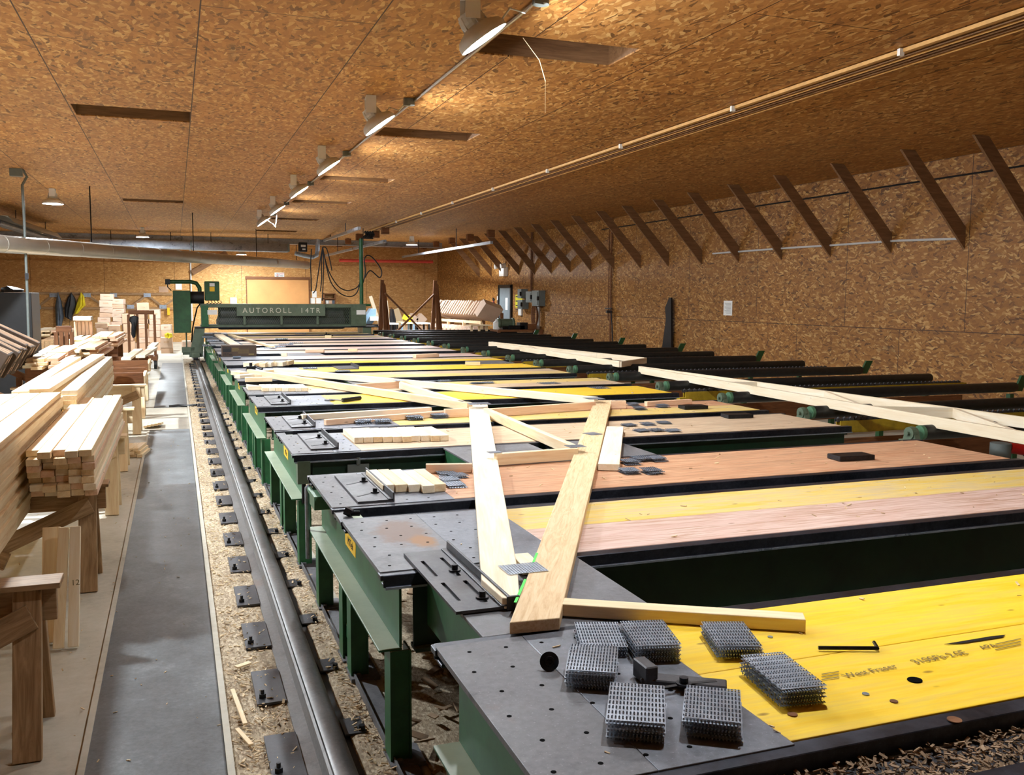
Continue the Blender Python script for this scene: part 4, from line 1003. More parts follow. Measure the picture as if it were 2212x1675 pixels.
tb((528,805), (508,801), .12, .05, 'pine', 'wood_block', 'small block at the left end beside the loose clamp', 'wood block')
tb((529,816), (588,815), .10, .05, 'pine', 'wood_block', 'front piece of the pile of tapered offcuts', 'wood block')
tb((512,811), (545,808), .10, .04, 'pine_white', 'wood_block', 'left piece of the pile of tapered offcuts', 'wood block')
tb((550,809), (592,808), .08, .04, 'pine', 'wood_block', 'right rear piece of the pile of tapered offcuts', 'wood block')
for i, (x, y) in enumerate(((538,783),(550,785),(560,782),(572,784),(585,783),(597,782),(610,782),(622,780))):
    tb((x-6, y+1), (x+7, y-2), .09, .06, 'pine' if i % 2 else 'pine_white', 'wood_block', 'tumbled wedge offcut in front of the carton, %s from the left' % ordw(i), 'wood block', 'wedge offcuts near the carton')
# triangular offcut left of the seven blocks
q = az(556, 834, ZT+.04); m = MB(); m.prism([(q.x-.1, q.y-.05, ZT+.001), (q.x+.06, q.y-.05, ZT+.001), (q.x-.1, q.y+.25, ZT+.001)], (0,0,0), (0,0,.04)); tag(m.build('wedge_block', M['pine_white']), 'triangular offcut left of the seven blocks', 'wood block')
# steel blocks
for px, py, nm in ((1838, 992, 'black steel block on the orange table'), (1592, 902, 'black steel block on the tan table near its far edge'), (1497, 883, 'black steel block on the third table right of the metal plates')):
    p = az(px, py, ZT); m = MB(); R = Matrix.Rotation(-.05, 3, 'Z'); m.box((p.x, p.y, ZT+.016), (.26 if px > 1800 else .24, .13, .03), R); tag(m.build('steel_block', M['bolt'], origin=p, bevel=.003), nm, 'steel block')
# clamp bar with bolt (nearest table)
t2 = thing('clamp_bar', 'dark steel clamp bar with a bolt between the near plate stacks', 'clamp', az(1470, 1475, ZT))
a = az(1385, 1462, ZT+.015); b = az(1570, 1482, ZT+.012)
m = MB(); m.beam((a.x, a.y, ZT+.012), (b.x, b.y, ZT+.012), .05, .014); m.box((a.x+.012, a.y, ZT+.028), (.035, .075, .05)); m.build('bar', M['steel_dark'], t2, bevel=.003)
p = az(1477, 1478, ZT+.02); m = MB(); m.cyl((p.x, p.y, ZT+.019), (p.x, p.y, ZT+.024), .02, 20); m.cyl((p.x, p.y, ZT+.024), (p.x, p.y, ZT+.038), .0115, 16); m.build('socket_bolt', M['bolt'], t2)
m = MB(); m.beam((p.x-.11, p.y, ZT+.0195), (p.x-.02, p.y, ZT+.0195), .012, .001); m.beam((p.x+.02, p.y, ZT+.0195), (p.x+.09, p.y-.01, ZT+.0195), .012, .001); m.build('slot', M['black'], t2)
# loose round bolt
p = az(1187, 1450, ZT); m = MB(); ax_ = Vector((-.25, -.9, .35)).normalized(); c = Vector((p.x, p.y, ZT+.026))
m.lathe([(.006,-.004),(.0075,0),(.013,0),(.014,-.004),(.026,-.006),(.026,-.012),(.01,-.014),(.01,-.045)], c, 24, ax_); tag(m.build('loose_bolt', M['bolt'], origin=p), 'loose black washer head bolt lying on the nearest steel top', 'bolt')
# square headed bolt at the slot end of the first full table
p = az(752, 1114, ZT-.01); m = MB(); m.lathe([(.0,-.02),(.02,-.02),(.02,.015),(.0,.015)], (p.x, p.y, ZT+.008), 6, (-.6,.4,.3)); m.cyl((p.x, p.y, ZT), (p.x+.05, p.y-.02, ZT), .012, 10); tag(m.build('hex_bolt', M['bolt'], origin=p), 'black hex bolt at the left end of the slot of the first full table', 'bolt')
# hex key on yellow
a = az(1768, 1400, ZT+.008); b = az(1896, 1401, ZT+.008); c = az(1888, 1388, ZT+.01)
m = MB(); m.tube([a, b-(b-a).normalized()*.01, b, b+(c-b)*.2, c], .0055, 6); tag(m.build('hex_key', M['bolt'], origin=a, smooth=False), 'black hex key lying on the bright yellow panel', 'hex key')
# knots, plugs, screws and print on the yellow panel
def disk(px, py, r, mat, nm, label, ry=1):
    p = az(px, py, ZT+.0005); m = MB(); m.cyl((p.x, p.y, ZT-.001), (p.x, p.y, ZT+.001), r, 20); o = m.build(nm, mat, origin=p)
    o.scale = (1, ry, 1); tag(o, label, 'knot' if 'knot' in nm else 'screw')
disk(1976, 1469, .02, M['hole'], 'knot_hole', 'dark knot hole in the bright yellow panel', .9); disk(1712, 1543, .012, M['wood_brown'], 'knot', 'brown knot in the yellow panel below the plate stacks')
disk(1664, 1376, .008, M['galv'], 'screw_head', 'shiny screw head right of the upper yellow stack'); disk(1870, 1499, .009, M['galv'], 'screw_head', 'shiny screw head left of the dark knot hole')
disk(1931, 1515, .01, M['wood_brown'], 'knot', 'small brown knot below the dark knot hole'); disk(2062, 1555, .017, M['wood_brown'], 'knot', 'brown knot near the lower edge of the yellow panel')
q = az(1990, 1435, ZT); u = (az(2180, 1398, ZT)-az(1830, 1468, ZT)).normalized(); v = Vector((-u.y, u.x, 0))
pr = thing('panel_print', 'faded printed lumber grade stamp on the bright yellow panel', 'printed stamp', q)
for s, px, py, sz in (('West Fraser', 1880, 1450, .036), ('3100Fb-2.0E', 2030, 1420, .040), ('APA', 2135, 1397, .034)):
    c = az(px, py, ZT+.0012); text('lettering', s, M['ink_soft'], c, u, v, sz, pr, .0002)
m = MB()
for k in range(3):
    for a, b in (((2150, 1392+k*6), (2205, 1380+k*6)), ((1775, 1457+k*6), (1812, 1451+k*6)), ):
        m.beam(az(*a, ZT+.0012), az(*b, ZT+.0012), .004, .0004)
m.build('printed_bars', M['ink_soft'], pr)
q = az(2090, 1388, ZT); m = MB(); m.prism([Vector((p.x, p.y, ZT+.0006)) for p in (az(2040,1393,ZT), az(2080,1391,ZT), az(2165,1378,ZT), az(2172,1373,ZT), az(2140,1376,ZT))], (0,0,0), (0,0,.001)); tag(m.build('gouge', M['black'], origin=q), 'dark torn gouge along the seam of the yellow panel', 'gouge')
# hand tool on yellow
t2 = thing('scraper', 'black handled scraper lying on the yellow panel behind the two sticks', 'hand tool', az(750, 862, ZT))
a = az(740, 865, ZT+.02); b = az(778, 860, ZT+.02); m = MB(); m.tube([a, b], .02, 10); m.build('handle', M['black'], t2, smooth=True)
c = az(712, 864, ZT+.008); m = MB(); m.cyl((c.x, c.y, ZT+.001), (c.x, c.y, ZT+.012), .05, 12); m.tube([(c.x, c.y, ZT+.012), (a.x, a.y, ZT+.018)], .008, 6); m.build('blade', M['steel'], t2)
# clamp knobs
for px, py, nm in ((542, 800, 'black clamp on the fourth full table beside the chord end'), (705, 727, 'small black tool on the far mauve table')):
    p = az(px, py, ZT); m = MB(); m.box((p.x, p.y, ZT+.03), (.12, .08, .05)); m.cyl((p.x, p.y, ZT+.05), (p.x, p.y, ZT+.1), .02, 8); m.tube([(p.x+.05, p.y, ZT+.05), (p.x+.14, p.y-.1, ZT+.02)], .018, 8); tag(m.build('clamp', M['bolt'], origin=p), nm, 'clamp')
# brown carton with lettering
p0 = az(480, 771, ZT); p1 = az(556, 771, ZT); x0, x1 = p0.x, p1.x; yb_ = p0.y; hz = ay(500, 747, yb_).z
t2 = thing('carton', 'low brown carton with black print standing on the steel table ends', 'carton', ((x0+x1)/2, yb_+.15, ZT))
m = MB(); m.bb(x0, x1, yb_, yb_+.34, ZT+.001, hz); m.build('box_body', M['carton2'], t2, bevel=.004)
ph = (hz-ZT); m = MB(); m.bb(x0+.01, x0+.14, yb_-.003, yb_, ZT+.42*ph, hz-.12*ph); o = m.build('dark_print', M['ink'], t2)
text('lettering', 'PLATES', M['carton2'], (x0+.075, yb_-.004, hz-.25*ph), (1,0,0), (0,0,1), .033, o, .0005); 
text('lettering', 'MiTek', M['ink'], (x0+.09, yb_-.002, ZT+.2*ph), (1,0,0), (0,0,1), .055, t2, .0006)
m = MB()
for k in range(5): m.bb(x0+.16, x0+.27-(k % 2)*.02, yb_-.002, yb_, hz-(.25+.07*k)*ph, hz-(.22+.07*k)*ph); m.bb(x1-.30, x1-.12, yb_-.002, yb_, hz-(.35+.09*k)*ph, hz-(.33+.09*k)*ph)
m.bb(x1-.13, x1-.04, yb_-.002, yb_, ZT+.12*ph, ZT+.24*ph); m.build('small_print', M['ink_soft'], t2)
p = az(520, 775, ZT); m = MB(); m.tube([(p.x-.12, p.y-.02, ZT+.02), (p.x, p.y-.03, ZT+.025)], .022, 8); tag(m.build('marker_pen', M['jacket_grey'], origin=p), 'dark blue marker lying in front of the carton', 'pen')
# lever handle at first full table + hydraulic cylinder
t2 = thing('limit_switch', 'green switch box on a grey pipe at the left end of the first full table', 'switch box', az(690, 1075, .6))
q = ay(683, 1066, 5.0); m = MB(); m.tube([(.655, 5.07, .30), (.655, 5.07, .70), (.66, 5.04, .71)], .014, 10); m.build('pipe', M['galv'], t2, smooth=True)
m = MB(); m.bb(.645, .735, 4.72, 4.90, ZT-.10, ZT-.03); m.cyl((.665, 4.9, ZT-.06), (.665, 5.06, ZT-.05), .016, 10); m.build('switch_body', M['green_pale'], t2)
for k, y in ((2, YT0+2*PITCH-.01),):
    t2 = thing('lift_cylinder', 'dark cylinder hanging at the near corner of the second full table', 'cylinder', (.75, y, ZT-.2))
    m = MB(); m.bb(.70, .78, y-.03, y+.05, ZT-.19, ZT-.045); m.build('housing', M['green_grey'], t2); m = MB(); m.cyl((.74, y, ZT-.32), (.74, y, ZT-.19), .014, 10); m.build('piston_rod', M['bolt'], t2)
m = MB(); c = YT0+PITCH*2-.012; xx = ay(812, 1010, 5.88).x
m.bb(1.02, 1.16, c-.012, c+.002, ZT-.17, ZT-.085); m.cyl((1.09, c-.01, ZT-.085), (1.09, c-.01, ZT-.04), .014, 8); o = m.build('bearing_plate', M['greybox']); tag(o, 'grey bolted bearing plate on the side beam behind the five blocks', 'bearing')
# marks: chips on tables
chips('table_chips', 420, lambda r: (lambda k, s: (r.uniform(.75, 4.9), YT0+PITCH*k+(r.uniform(.05,.8) if s else r.uniform(1.12,1.9))))(min(4, int(r.random()*5)), r.random() < .5), M['chip'], 'small pale chips scattered over the table tops', .006, .03, ZT+.001, ZT+.003, 11)
# ================================================================== lumber bay on the left
def rowname(i, n): return 'top row' if i == n-1 else ('bottom row' if i == 0 else ordw(n-1-i)+' row down')
def stack(x0, x1, y0, y1, z0, nx, nz, bt, mats, what, grp, skip=(), jit=.02, seed=1, dy=.0, bw=None):
    rnd = random.Random(seed); w = (x1-x0)/nx
    for r in range(nz):
        off = rnd.uniform(-.012, .012)
        for c in range(nx):
            if (r, c) in skip: continue
            ya = y0+rnd.uniform(-jit, jit); yb = y1+rnd.uniform(-jit*3, jit*3); x = x0+w*(c+.5)+off+rnd.uniform(-.002,.002); z = z0+bt*(r+.5)
            board('lumber_board', (x, ya, z), (x+dy*(y1-y0), yb, z), w*.965, bt*.97, M[mats[(r*7+c*3+seed) % len(mats)]],
                  label='board of %s, %s, %s from left' % (what, rowname(r, nz), ordw(c)), cat='board', group=grp)
# near small stack of 2x3 boards
stack(-.80, -.455, 5.62, 8.55, .622, 5, 7, .038, ['pine_end' if False else 'pine', 'pine_white', 'pine_pink', 'pine'], 'the small near stack', 'boards of the small near stack', jit=.055, seed=2)
# tall stack running out of the left edge
stack(-1.40, -.835, 4.15, 7.75, .48, 4, 14, .038, ['pine', 'pine_ring', 'pine'], 'the tall stack at the left edge', 'boards of the tall left stack', seed=3, jit=.015)
# long stack behind it
stack(-1.22, -.745, 8.0, 12.4, .62, 4, 10, .038, ['pine', 'pine_white', 'pine_ring'], 'the long stack behind the tall one', 'boards of the long stack', seed=4, jit=.03, skip={(9, 1), (9, 2)})
board('lumber_board', (-.99, 7.75, 1.02), (-.90, 12.2, 1.02), .14, .04, M['pine_white'], label='wide loose plank on top of the long stack, jutting towards the camera', cat='board')

def leg_pair(t, x, y, z, mat, sp=.20, w=.1, th=.038, tz=0):
    board('leg', (x, y-sp, 0), (x, y-.03, z), th, w, M[mat], t, up=(1,0,0)) if False else board('leg', (x, y-sp, 0), (x, y-.02, z), w, th, M[mat], t, up=(0,-1,0))
    board('leg', (x, y+sp, 0), (x, y+.02, z), w, th, M[mat], t, up=(0,1,0))
def sawhorse(xa, xb, y, z, label, mat='pine_old', brace=True, bracemat=None):
    t = thing('sawhorse', label, 'sawhorse', ((xa+xb)/2, y, 0), 'wooden sawhorses under the lumber')
    board('top_rail', (xa, y, z-.07), (xb, y, z-.07), .038, .14, M[mat], t)
    board('top_cap', (xa-.02, y, z+.01), (xb+.02, y, z+.01), .14, .022, M[mat], t) if brace else None
    for x in (xa+.12, xb-.10): leg_pair(t, x, y, z-.01, mat)
    if brace:
        bm_ = bracemat or mat
        board('brace', (xb-.08, y-.075, z-.10), (xb-.75, y-.19, .22), .1, .03, M[bm_], t, up=(0,-1,.2))
        board('brace', (xa+.08, y-.075, z-.10), (xa+.75, y-.19, .22), .1, .03, M[bm_], t, up=(0,-1,.2))
    return t
sawhorse(-1.9, -.47, 3.92, .62, 'weathered sawhorse nearest the camera at the bottom left')
sawhorse(-1.7, -.43, 6.02, .60, 'sawhorse carrying the front of the small near stack')
sawhorse(-1.7, -.42, 8.05, .60, 'pale sawhorse carrying the back of the small near stack', 'pine')
sawhorse(-1.7, -.44, 10.0, .60, 'sawhorse under the middle of the long stack', 'pine')
sawhorse(-1.9, -.40, 12.6, .60, 'grey braced sawhorse at the far end of the long stack', 'pine', True, 'pine_old')
sawhorse(-1.9, -.40, 14.2, .62, 'sawhorse in the middle of the aisle trays', 'pine')
sawhorse(-1.9, -.42, 16.6, .62, 'sawhorse at the back of the aisle trays', 'pine')
# offcuts standing against the second sawhorse
a, b = ax(112, 1143, -.66), ax(112, 1262, -.66)
y = 5.0
for q0, q1, w, mt, nm in (((112,1140),(105,1285),.085,'pine','wide pale offcut standing against the second sawhorse'), ((163,1138),(156,1330),.05,'pine_white','narrow white offcut with stamped 12 standing beside the second sawhorse'), ((138,1140),(120,1260),.05,'pine','thin slanted offcut between the two standing offcuts')):
    y_ = 5.0 if w > .06 else 4.9; p0 = ay(q0[0], q0[1], y_+.2); p1 = ay(q1[0], q1[1], y_-.02); p1.z = .012
    o = board('offcut_board', p1, p0, w, .03, M[mt], up=(0,-1,0), label=nm, cat='board')
p = ay(162, 1262, 4.88); 
text('lettering', '12', M['ink_soft'], (p.x, 4.90, p.z), (1,0,0), (0,.0,1), .04, None, .0004)['label'] = 'stamped number 12 on the narrow white offcut'
lt = COL.objects[-1]; lt.name = 'stamp'; lt['category'] = 'stamp'
# small pile on the floor by the third sawhorse
for i in range(9):
    z = .02+.034*(i//3); x = -.52+(i % 3)*.065-.02*(i//3)
    board('wood_block', (x-.02, 10.6+.03*(i % 2), z), (x+.05, 11.0+.02*(i % 3), z), .06, .034, M['pine'], label='offcut in the small floor pile, %s layer, %s from left' % (('bottom','middle','top')[i//3], ordw(i % 3)), cat='wood block', group='small floor pile of offcuts')
for i in range(5):
    board('wood_block', (-.42+i*.045, 12.9, .03+.008*i), (-.40+i*.045, 13.25, .03), .04, .03, M['pine'], label='offcut lying flat at the foot of the grey braced sawhorse, %s from the left' % ordw(i), cat='wood block', group='offcuts at the braced sawhorse')
m = MB(); m.tube([az(365,878,.02), az(385,876,.03), az(405,877,.02), az(425,875,.04)], .02, 6); tag(m.build('black_strap', M['black'], smooth=True), 'black strap lying across the aisle floor', 'strap')

# loose boards and trays in the middle distance
def tray(x0, x1, y0, y1, z, label, mat='wood_brown'):
    t = thing('lumber_tray', label, 'tray', ((x0+x1)/2, (y0+y1)/2, z))
    board('side_rail', (x0, y0, z+.07), (x1, y0, z+.07), .04, .16, M[mat], t); board('side_rail', (x0, y1, z+.07), (x1, y1, z+.07), .04, .14, M[mat], t)
    board('end_rail', (x1, y0, z+.05), (x1, y1, z+.05), .04, .1, M['pine'], t); board('end_rail', (x0, y0, z+.05), (x0, y1, z+.05), .04, .1, M['pine'], t)
tray(-1.75, -.42, 12.9, 13.9, .60, 'brown open tray on the braced sawhorse')
tray(-1.9, -.42, 15.0, 16.2, .62, 'second open tray farther up the aisle')
for (a, b, w, nm) in (((272,776),(300,756),.14,'left loose plank across the trays'), ((303,771),(332,752),.14,'middle loose plank across the trays'), ((325,752),(336,742),.12,'right short plank across the trays')):
    p, q = az(*a, .77), az(*b, .77); q.y = min(q.y, p.y+3.2); p.z = q.z = .77; board('lumber_piece', p, q, w, .04, M['pine_white'], label=nm, cat='board')
# distant heaps of boards
def heap(px, py, Y, n, w, L, label, grp, seed, ztop=None, mats=('pine_white','pine','pine_pink')):
    rnd = random.Random(seed); b = ay(px, py, Y)
    rows = max(1, n//3); k = 0
    for r in range(rows):
        z = max(.02, b.z)-r*.04
        for c in range(3):
            x = b.x+(c-1)*w+rnd.uniform(-.02,.02)+(r % 2)*.03; y0 = Y+rnd.uniform(-.25,.25)
            if z < .02: continue
            board('lumber_board', (x, y0, z), (x+rnd.uniform(-.05,.05), y0+L*rnd.uniform(.8,1), z), w*.95, .038, M[mats[k % len(mats)]], label='board in %s, %s layer down, %s from left' % (label, ordw(r), ordw(c)), cat='board', group=grp); k += 1
    zb_ = max(.02, b.z)-rows*.04
    if zb_ > .1:
        t = thing('pile_support', 'low wooden stand under '+label, 'stand', (b.x, Y+L/2, 0))
        for y in (Y+.3, Y+L*.75):
            m = MB(); m.bb(b.x-1.5*w, b.x+1.5*w, y-.05, y+.05, 0, zb_+.02); m.build('support_beam', M['wood_brown'], t)
heap(180, 752, 14.5, 12, .13, 2.4, 'the heap behind the long stack', 'boards of the heap behind the long stack', 1)
heap(110, 764, 13.5, 9, .13, 2.0, 'the low heap left of the long stack', 'boards of the low heap', 2)
heap(225, 729, 17.5, 15, .13, 2.6, 'the striped heap before the carton stacks', 'boards of the striped heap', 3)
heap(100, 716, 24, 12, .2, 3.0, 'the white heap beside the black cabinet', 'boards of the white heap', 4)
heap(168, 738, 18, 12, .14, 2.5, 'the heap between the two carts', 'boards of the heap between carts', 5)
heap(85, 780, 12.3, 9, .13, 1.6, 'the lowest heap left of the long stack', 'boards of the lowest heap', 6)
a = ay(86, 735, 21.5); b = ay(117, 766, 21.5)
t = thing('crate', 'brown bundle of boards seen end on beside the black cabinet', 'lumber bundle', ((a.x+b.x)/2, 22, b.z))
for r in range(9):
    for c in range(3):
        board('bundle_board', (a.x+(b.x-a.x)*(c+.5)/3, 21.5, a.z+(b.z-a.z)*(r+.5)/9), (a.x+(b.x-a.x)*(c+.5)/3, 23, a.z+(b.z-a.z)*(r+.5)/9), (b.x-a.x)/3.1, abs(a.z-b.z)/9.3, M['pine_old'], t)
for s in (0, 1):
    m = MB(); m.bb(a.x, b.x, 21.7+s, 21.8+s, 0, b.z); m.build('support', M['wood_brown'], t)
# carts: upright frames
def frame(px0, py0, px1, py1, Y, bars, mat, label, wheels=True):
    a = ay(px0, py0, Y); b = ay(px1, py1, Y); t = thing('lumber_cart', label, 'cart', ((a.x+b.x)/2, Y, 0))
    z0 = .25; th = .07
    board('top_rail', (a.x, Y, a.z), (b.x, Y, a.z), .07, .1, M[mat], t)
    for i in range(bars):
        x = a.x+(b.x-a.x)*i/(bars-1); board('post', (x, Y, z0), (x, Y, a.z-.05), .06, .09, M[mat], t, up=(0,1,0))
    board('base_rail', (a.x, Y, z0), (b.x, Y, z0), .1, .12, M[mat], t)
    for x in (a.x, b.x): board('base_rail', (x, Y-.5, z0), (x, Y+.5, z0), .1, .12, M[mat], t)
    if wheels:
        for x in (a.x, b.x):
            for y in (Y-.45, Y+.45): m = MB(); m.cyl((x-.03, y, .11), (x+.03, y, .11), .11, 16); m.build('wheel', M['black'], t)
    return t, a, b
frame(121, 711, 157, 770, 17.0, 4, 'wood_brown', 'dark brown upright cart frame among the heaps')
frame(163, 690, 198, 745, 20.5, 5, 'pine_pink', 'pale upright cart frame with a white top')
a = ay(159, 684, 20.3); b = ay(197, 692, 20.3); m = MB(); m.bb(a.x, b.x, 20.2, 20.7, b.z, a.z); tag(m.build('white_box', M['white'], origin=((a.x+b.x)/2, 20.4, b.z)), 'flat white box on top of the pale cart frame', 'box')
t, a, b = frame(277, 675, 335, 735, 24.0, 4, 'wood_brown', 'brown cart frame in front of the carton stacks with a jacket over it')
# jacket over the frame
def cloth(name, pts, Y, mat, label, cat, thick=.16, seed=1, X=None):
    # pts: outline in the photo, given real depth; a puffed folded volume hanging at distance Y
    from mathutils import noise
    P = [ay(x, y, Y) for x, y in pts]; zs = [p.z for p in P]; n = 22; z1, z0 = max(zs), min(zs); rows = []
    L = len(P)
    def span(z):
        xs = []
        for i in range(L):
            p, q = P[i], P[(i+1) % L]
            if (p.z-z)*(q.z-z) <= 0 and abs(p.z-q.z) > 1e-6: xs.append(p.x+(q.x-p.x)*(z-p.z)/(q.z-p.z))
        return (min(xs), max(xs)) if len(xs) > 1 else (P[0].x, P[0].x+.01)
    m = MB(); vs = []; fs = []; K = 20
    for r in range(n+1):
        z = z1+(z0-z1)*min(.998, max(.002, r/n)); a, b = span(z); c = (a+b)/2; h = (b-a)/2
        for k in range(K):
            th = 2*math.pi*k/K; fold = 1+.25*noise.noise((k*.9, z*2.0, seed))+.12*math.sin(k*2.1+seed+z*3)
            vs.append((c+h*math.cos(th), Y+thick*math.sin(th)*.5*fold, z))
    for r in range(n):
        for k in range(K): fs.append((r*K+k, r*K+(k+1) % K, (r+1)*K+(k+1) % K, (r+1)*K+k))
    fs += [tuple(range(K)), tuple(n*K+k for k in range(K))]
    m.raw(vs, fs); return tag(m.build(name, mat, origin=P[0], smooth=True), label, cat)
cloth('jacket', [(281,684),(290,682),(300,685),(299,692),(295,705),(293,728),(287,731),(283,722),(284,700),(278,692)], 23.85, M['jacket_black'], 'dark jacket draped over the brown cart frame', 'jacket')
YC = YB-.28
cloth('jacket', [(125,632),(131,645),(136,668),(138,685),(133,705),(122,708),(120,690),(119,660)], YC, M['jacket_grey'], 'long grey coat on the back wall, left of the black one', 'jacket', .3, 2)
cloth('jacket', [(154,632),(163,645),(165,660),(158,680),(155,693),(140,685),(139,665),(145,645)], YC, M['jacket_black'], 'black coat hanging between the grey and yellow ones', 'jacket', .3, 3)
cloth('jacket', [(175,632),(182,640),(185,660),(176,668),(168,678),(160,680),(164,660),(170,642)], YC, M['jacket_yellow'], 'short yellow raincoat right of the black coat', 'jacket', .3, 4)
cloth('jacket', [(63,634),(70,640),(77,665),(80,685),(76,712),(71,712),(67,690),(64,660)], YC, M['jacket_yellow'], 'long yellow coat beside the black cabinet', 'jacket', .3, 5)
cloth('jacket', [(843,668),(850,668),(855,690),(856,712),(848,716),(839,712),(841,690)], 34.5, M['jacket_black'], 'dark coat hanging between the brown trestles', 'jacket', .3, 6)

# black cabinet with things on top
a = ay(0, 632, 17.4); b = ay(67, 632, 17.4)
t = thing('black_cabinet', 'tall matt black cabinet at the left edge', 'cabinet', (b.x-.8, 17.9, 0))
m = MB(); m.bb(b.x-2.0, b.x, 17.4, 18.4, .05, a.z); m.build('body', M['black'], t, bevel=.01)
m = MB(); m.bb(b.x-1.0, b.x-.99, 17.39, 17.4, .1, a.z-.05); m.bb(b.x-.95, b.x-.93, 17.36, 17.39, .8, 1.0); m.build('door_handle', M['steel_dark'], t)
m = MB(); m.bb(b.x-1.9, b.x-.05, 17.5, 18.3, 0, .05); m.build('plinth', M['bolt'], t)
cloth('dark_bag', [(2,622),(20,618),(35,621),(52,626),(50,631),(0,631)], 17.8, M['black'], 'black crumpled bag on top of the black cabinet', 'bag', .5, 7)
a2 = a.z; m = MB(); m.bb(b.x-1.7, b.x-.5, 17.5, 18.0, a2+.001, a2+.03); tag(m.build('paper_sheets', M['white'], origin=(b.x-1, 17.7, a2)), 'loose papers on top of the black cabinet', 'papers')
# hanging pole
t = thing('hanging_pole', 'thin grey pole hanging from the ceiling box at the left', 'pole', (-2.25, 16.6, ZC))
m = MB(); pl = [(-2.30, 16.67, ZC-.03), (-2.22, 16.67, ZC-.02), (-2.17, 16.66, ZC-.12)] + [ay(x, y, 16.6) for x, y in ((48,400),(52,470),(56,560),(59,640),(62,735))]
m.tube(pl, .021, 10); m.build('pole', M['greybox'], t, smooth=True)
m = MB(); m.box((-2.32, 16.67, ZC-.06), (.18, .12, .12)); m.build('ceiling_box', M['greybox'], t)
m = MB(); p = ay(58, 597, 16.56); m.box(p, (.05, .05, .1)); m.build('coupler', M['bolt'], t)

# rack of folded cartons at the left edge
def carton_rack(x0, x1, y, z, n, tilt, label, grp, mat, h=.62, d=.55, th=.07, lean=1, seed=1):
    rnd = random.Random(seed)
    for i in range(n):
        x = x0+(x1-x0)*(i+.5)/n; R = Matrix.Rotation(tilt+rnd.uniform(-.04,.04), 3, 'Y')
        m = MB(); m.box((x, y, z+h*.5), (th, d, h), R); m.box(Vector((x, y-.01, z+h*.5))+R @ Vector((th*.2, 0, h*.52)), (th*.8, d*.9, .02), R)
        o = m.build('folded_carton', mat, origin=(x, y, z), bevel=.003); tag(o, 'folded carton leaning in %s, %s from the left' % (label, ordw(i)), 'carton', grp)
t = thing('carton_rack', 'slanted dark rack holding folded cartons at the left edge', 'rack', (-2.1, 11.7, 0))
TH = .5
for i, y in enumerate((10.75, 12.85)):
    board('slanted_rail', (-1.68, y, .66), (-2.75, y, 1.24), .06, .08, M['wood_brown'], t)
    board('post', (-1.86, y, 0), (-1.86, y, .72), .07, .07, M['wood_brown'], t, up=(1,0,0)); board('post', (-2.7, y, 0), (-2.7, y, 1.16), .07, .07, M['wood_brown'], t, up=(1,0,0))
board('long_rail', (-1.86, 10.5, .5), (-1.86, 13.1, .5), .05, .1, M['wood_brown'], t)
for i in range(9):
    rnd = random.Random(i); R = Matrix.Rotation(TH+rnd.uniform(-.03,.05), 3, 'Y') @ Matrix.Rotation(rnd.uniform(-.05,.05), 3, 'Z'); y = 10.72+.262*i; P = Vector((-1.60-rnd.uniform(0,.05), y, 1.14+rnd.uniform(-.02,.03)))
    m = MB(); m.box(P+R @ Vector((-.45, 0, -.16)), (.9, .235, .32), R); o = m.build('folded_carton', M['carton2'], origin=P, bevel=.008)
    tag(o, 'dark folded carton leaning in the left rack, %s from the front' % ordw(i), 'carton', 'cartons in the left rack')
    for q in (-.07, -.23): m = MB(); m.box(P+R @ Vector((.002, .02, q)), (.004, .03, .09), R); m.build('hand_slot', M['carton3'], o)
    for q in (-.06, .04): m = MB(); m.box(P+R @ Vector((-.45, q, .004)), (.86, .012, .008), R); m.build('flap_edge', M['carton'], o)

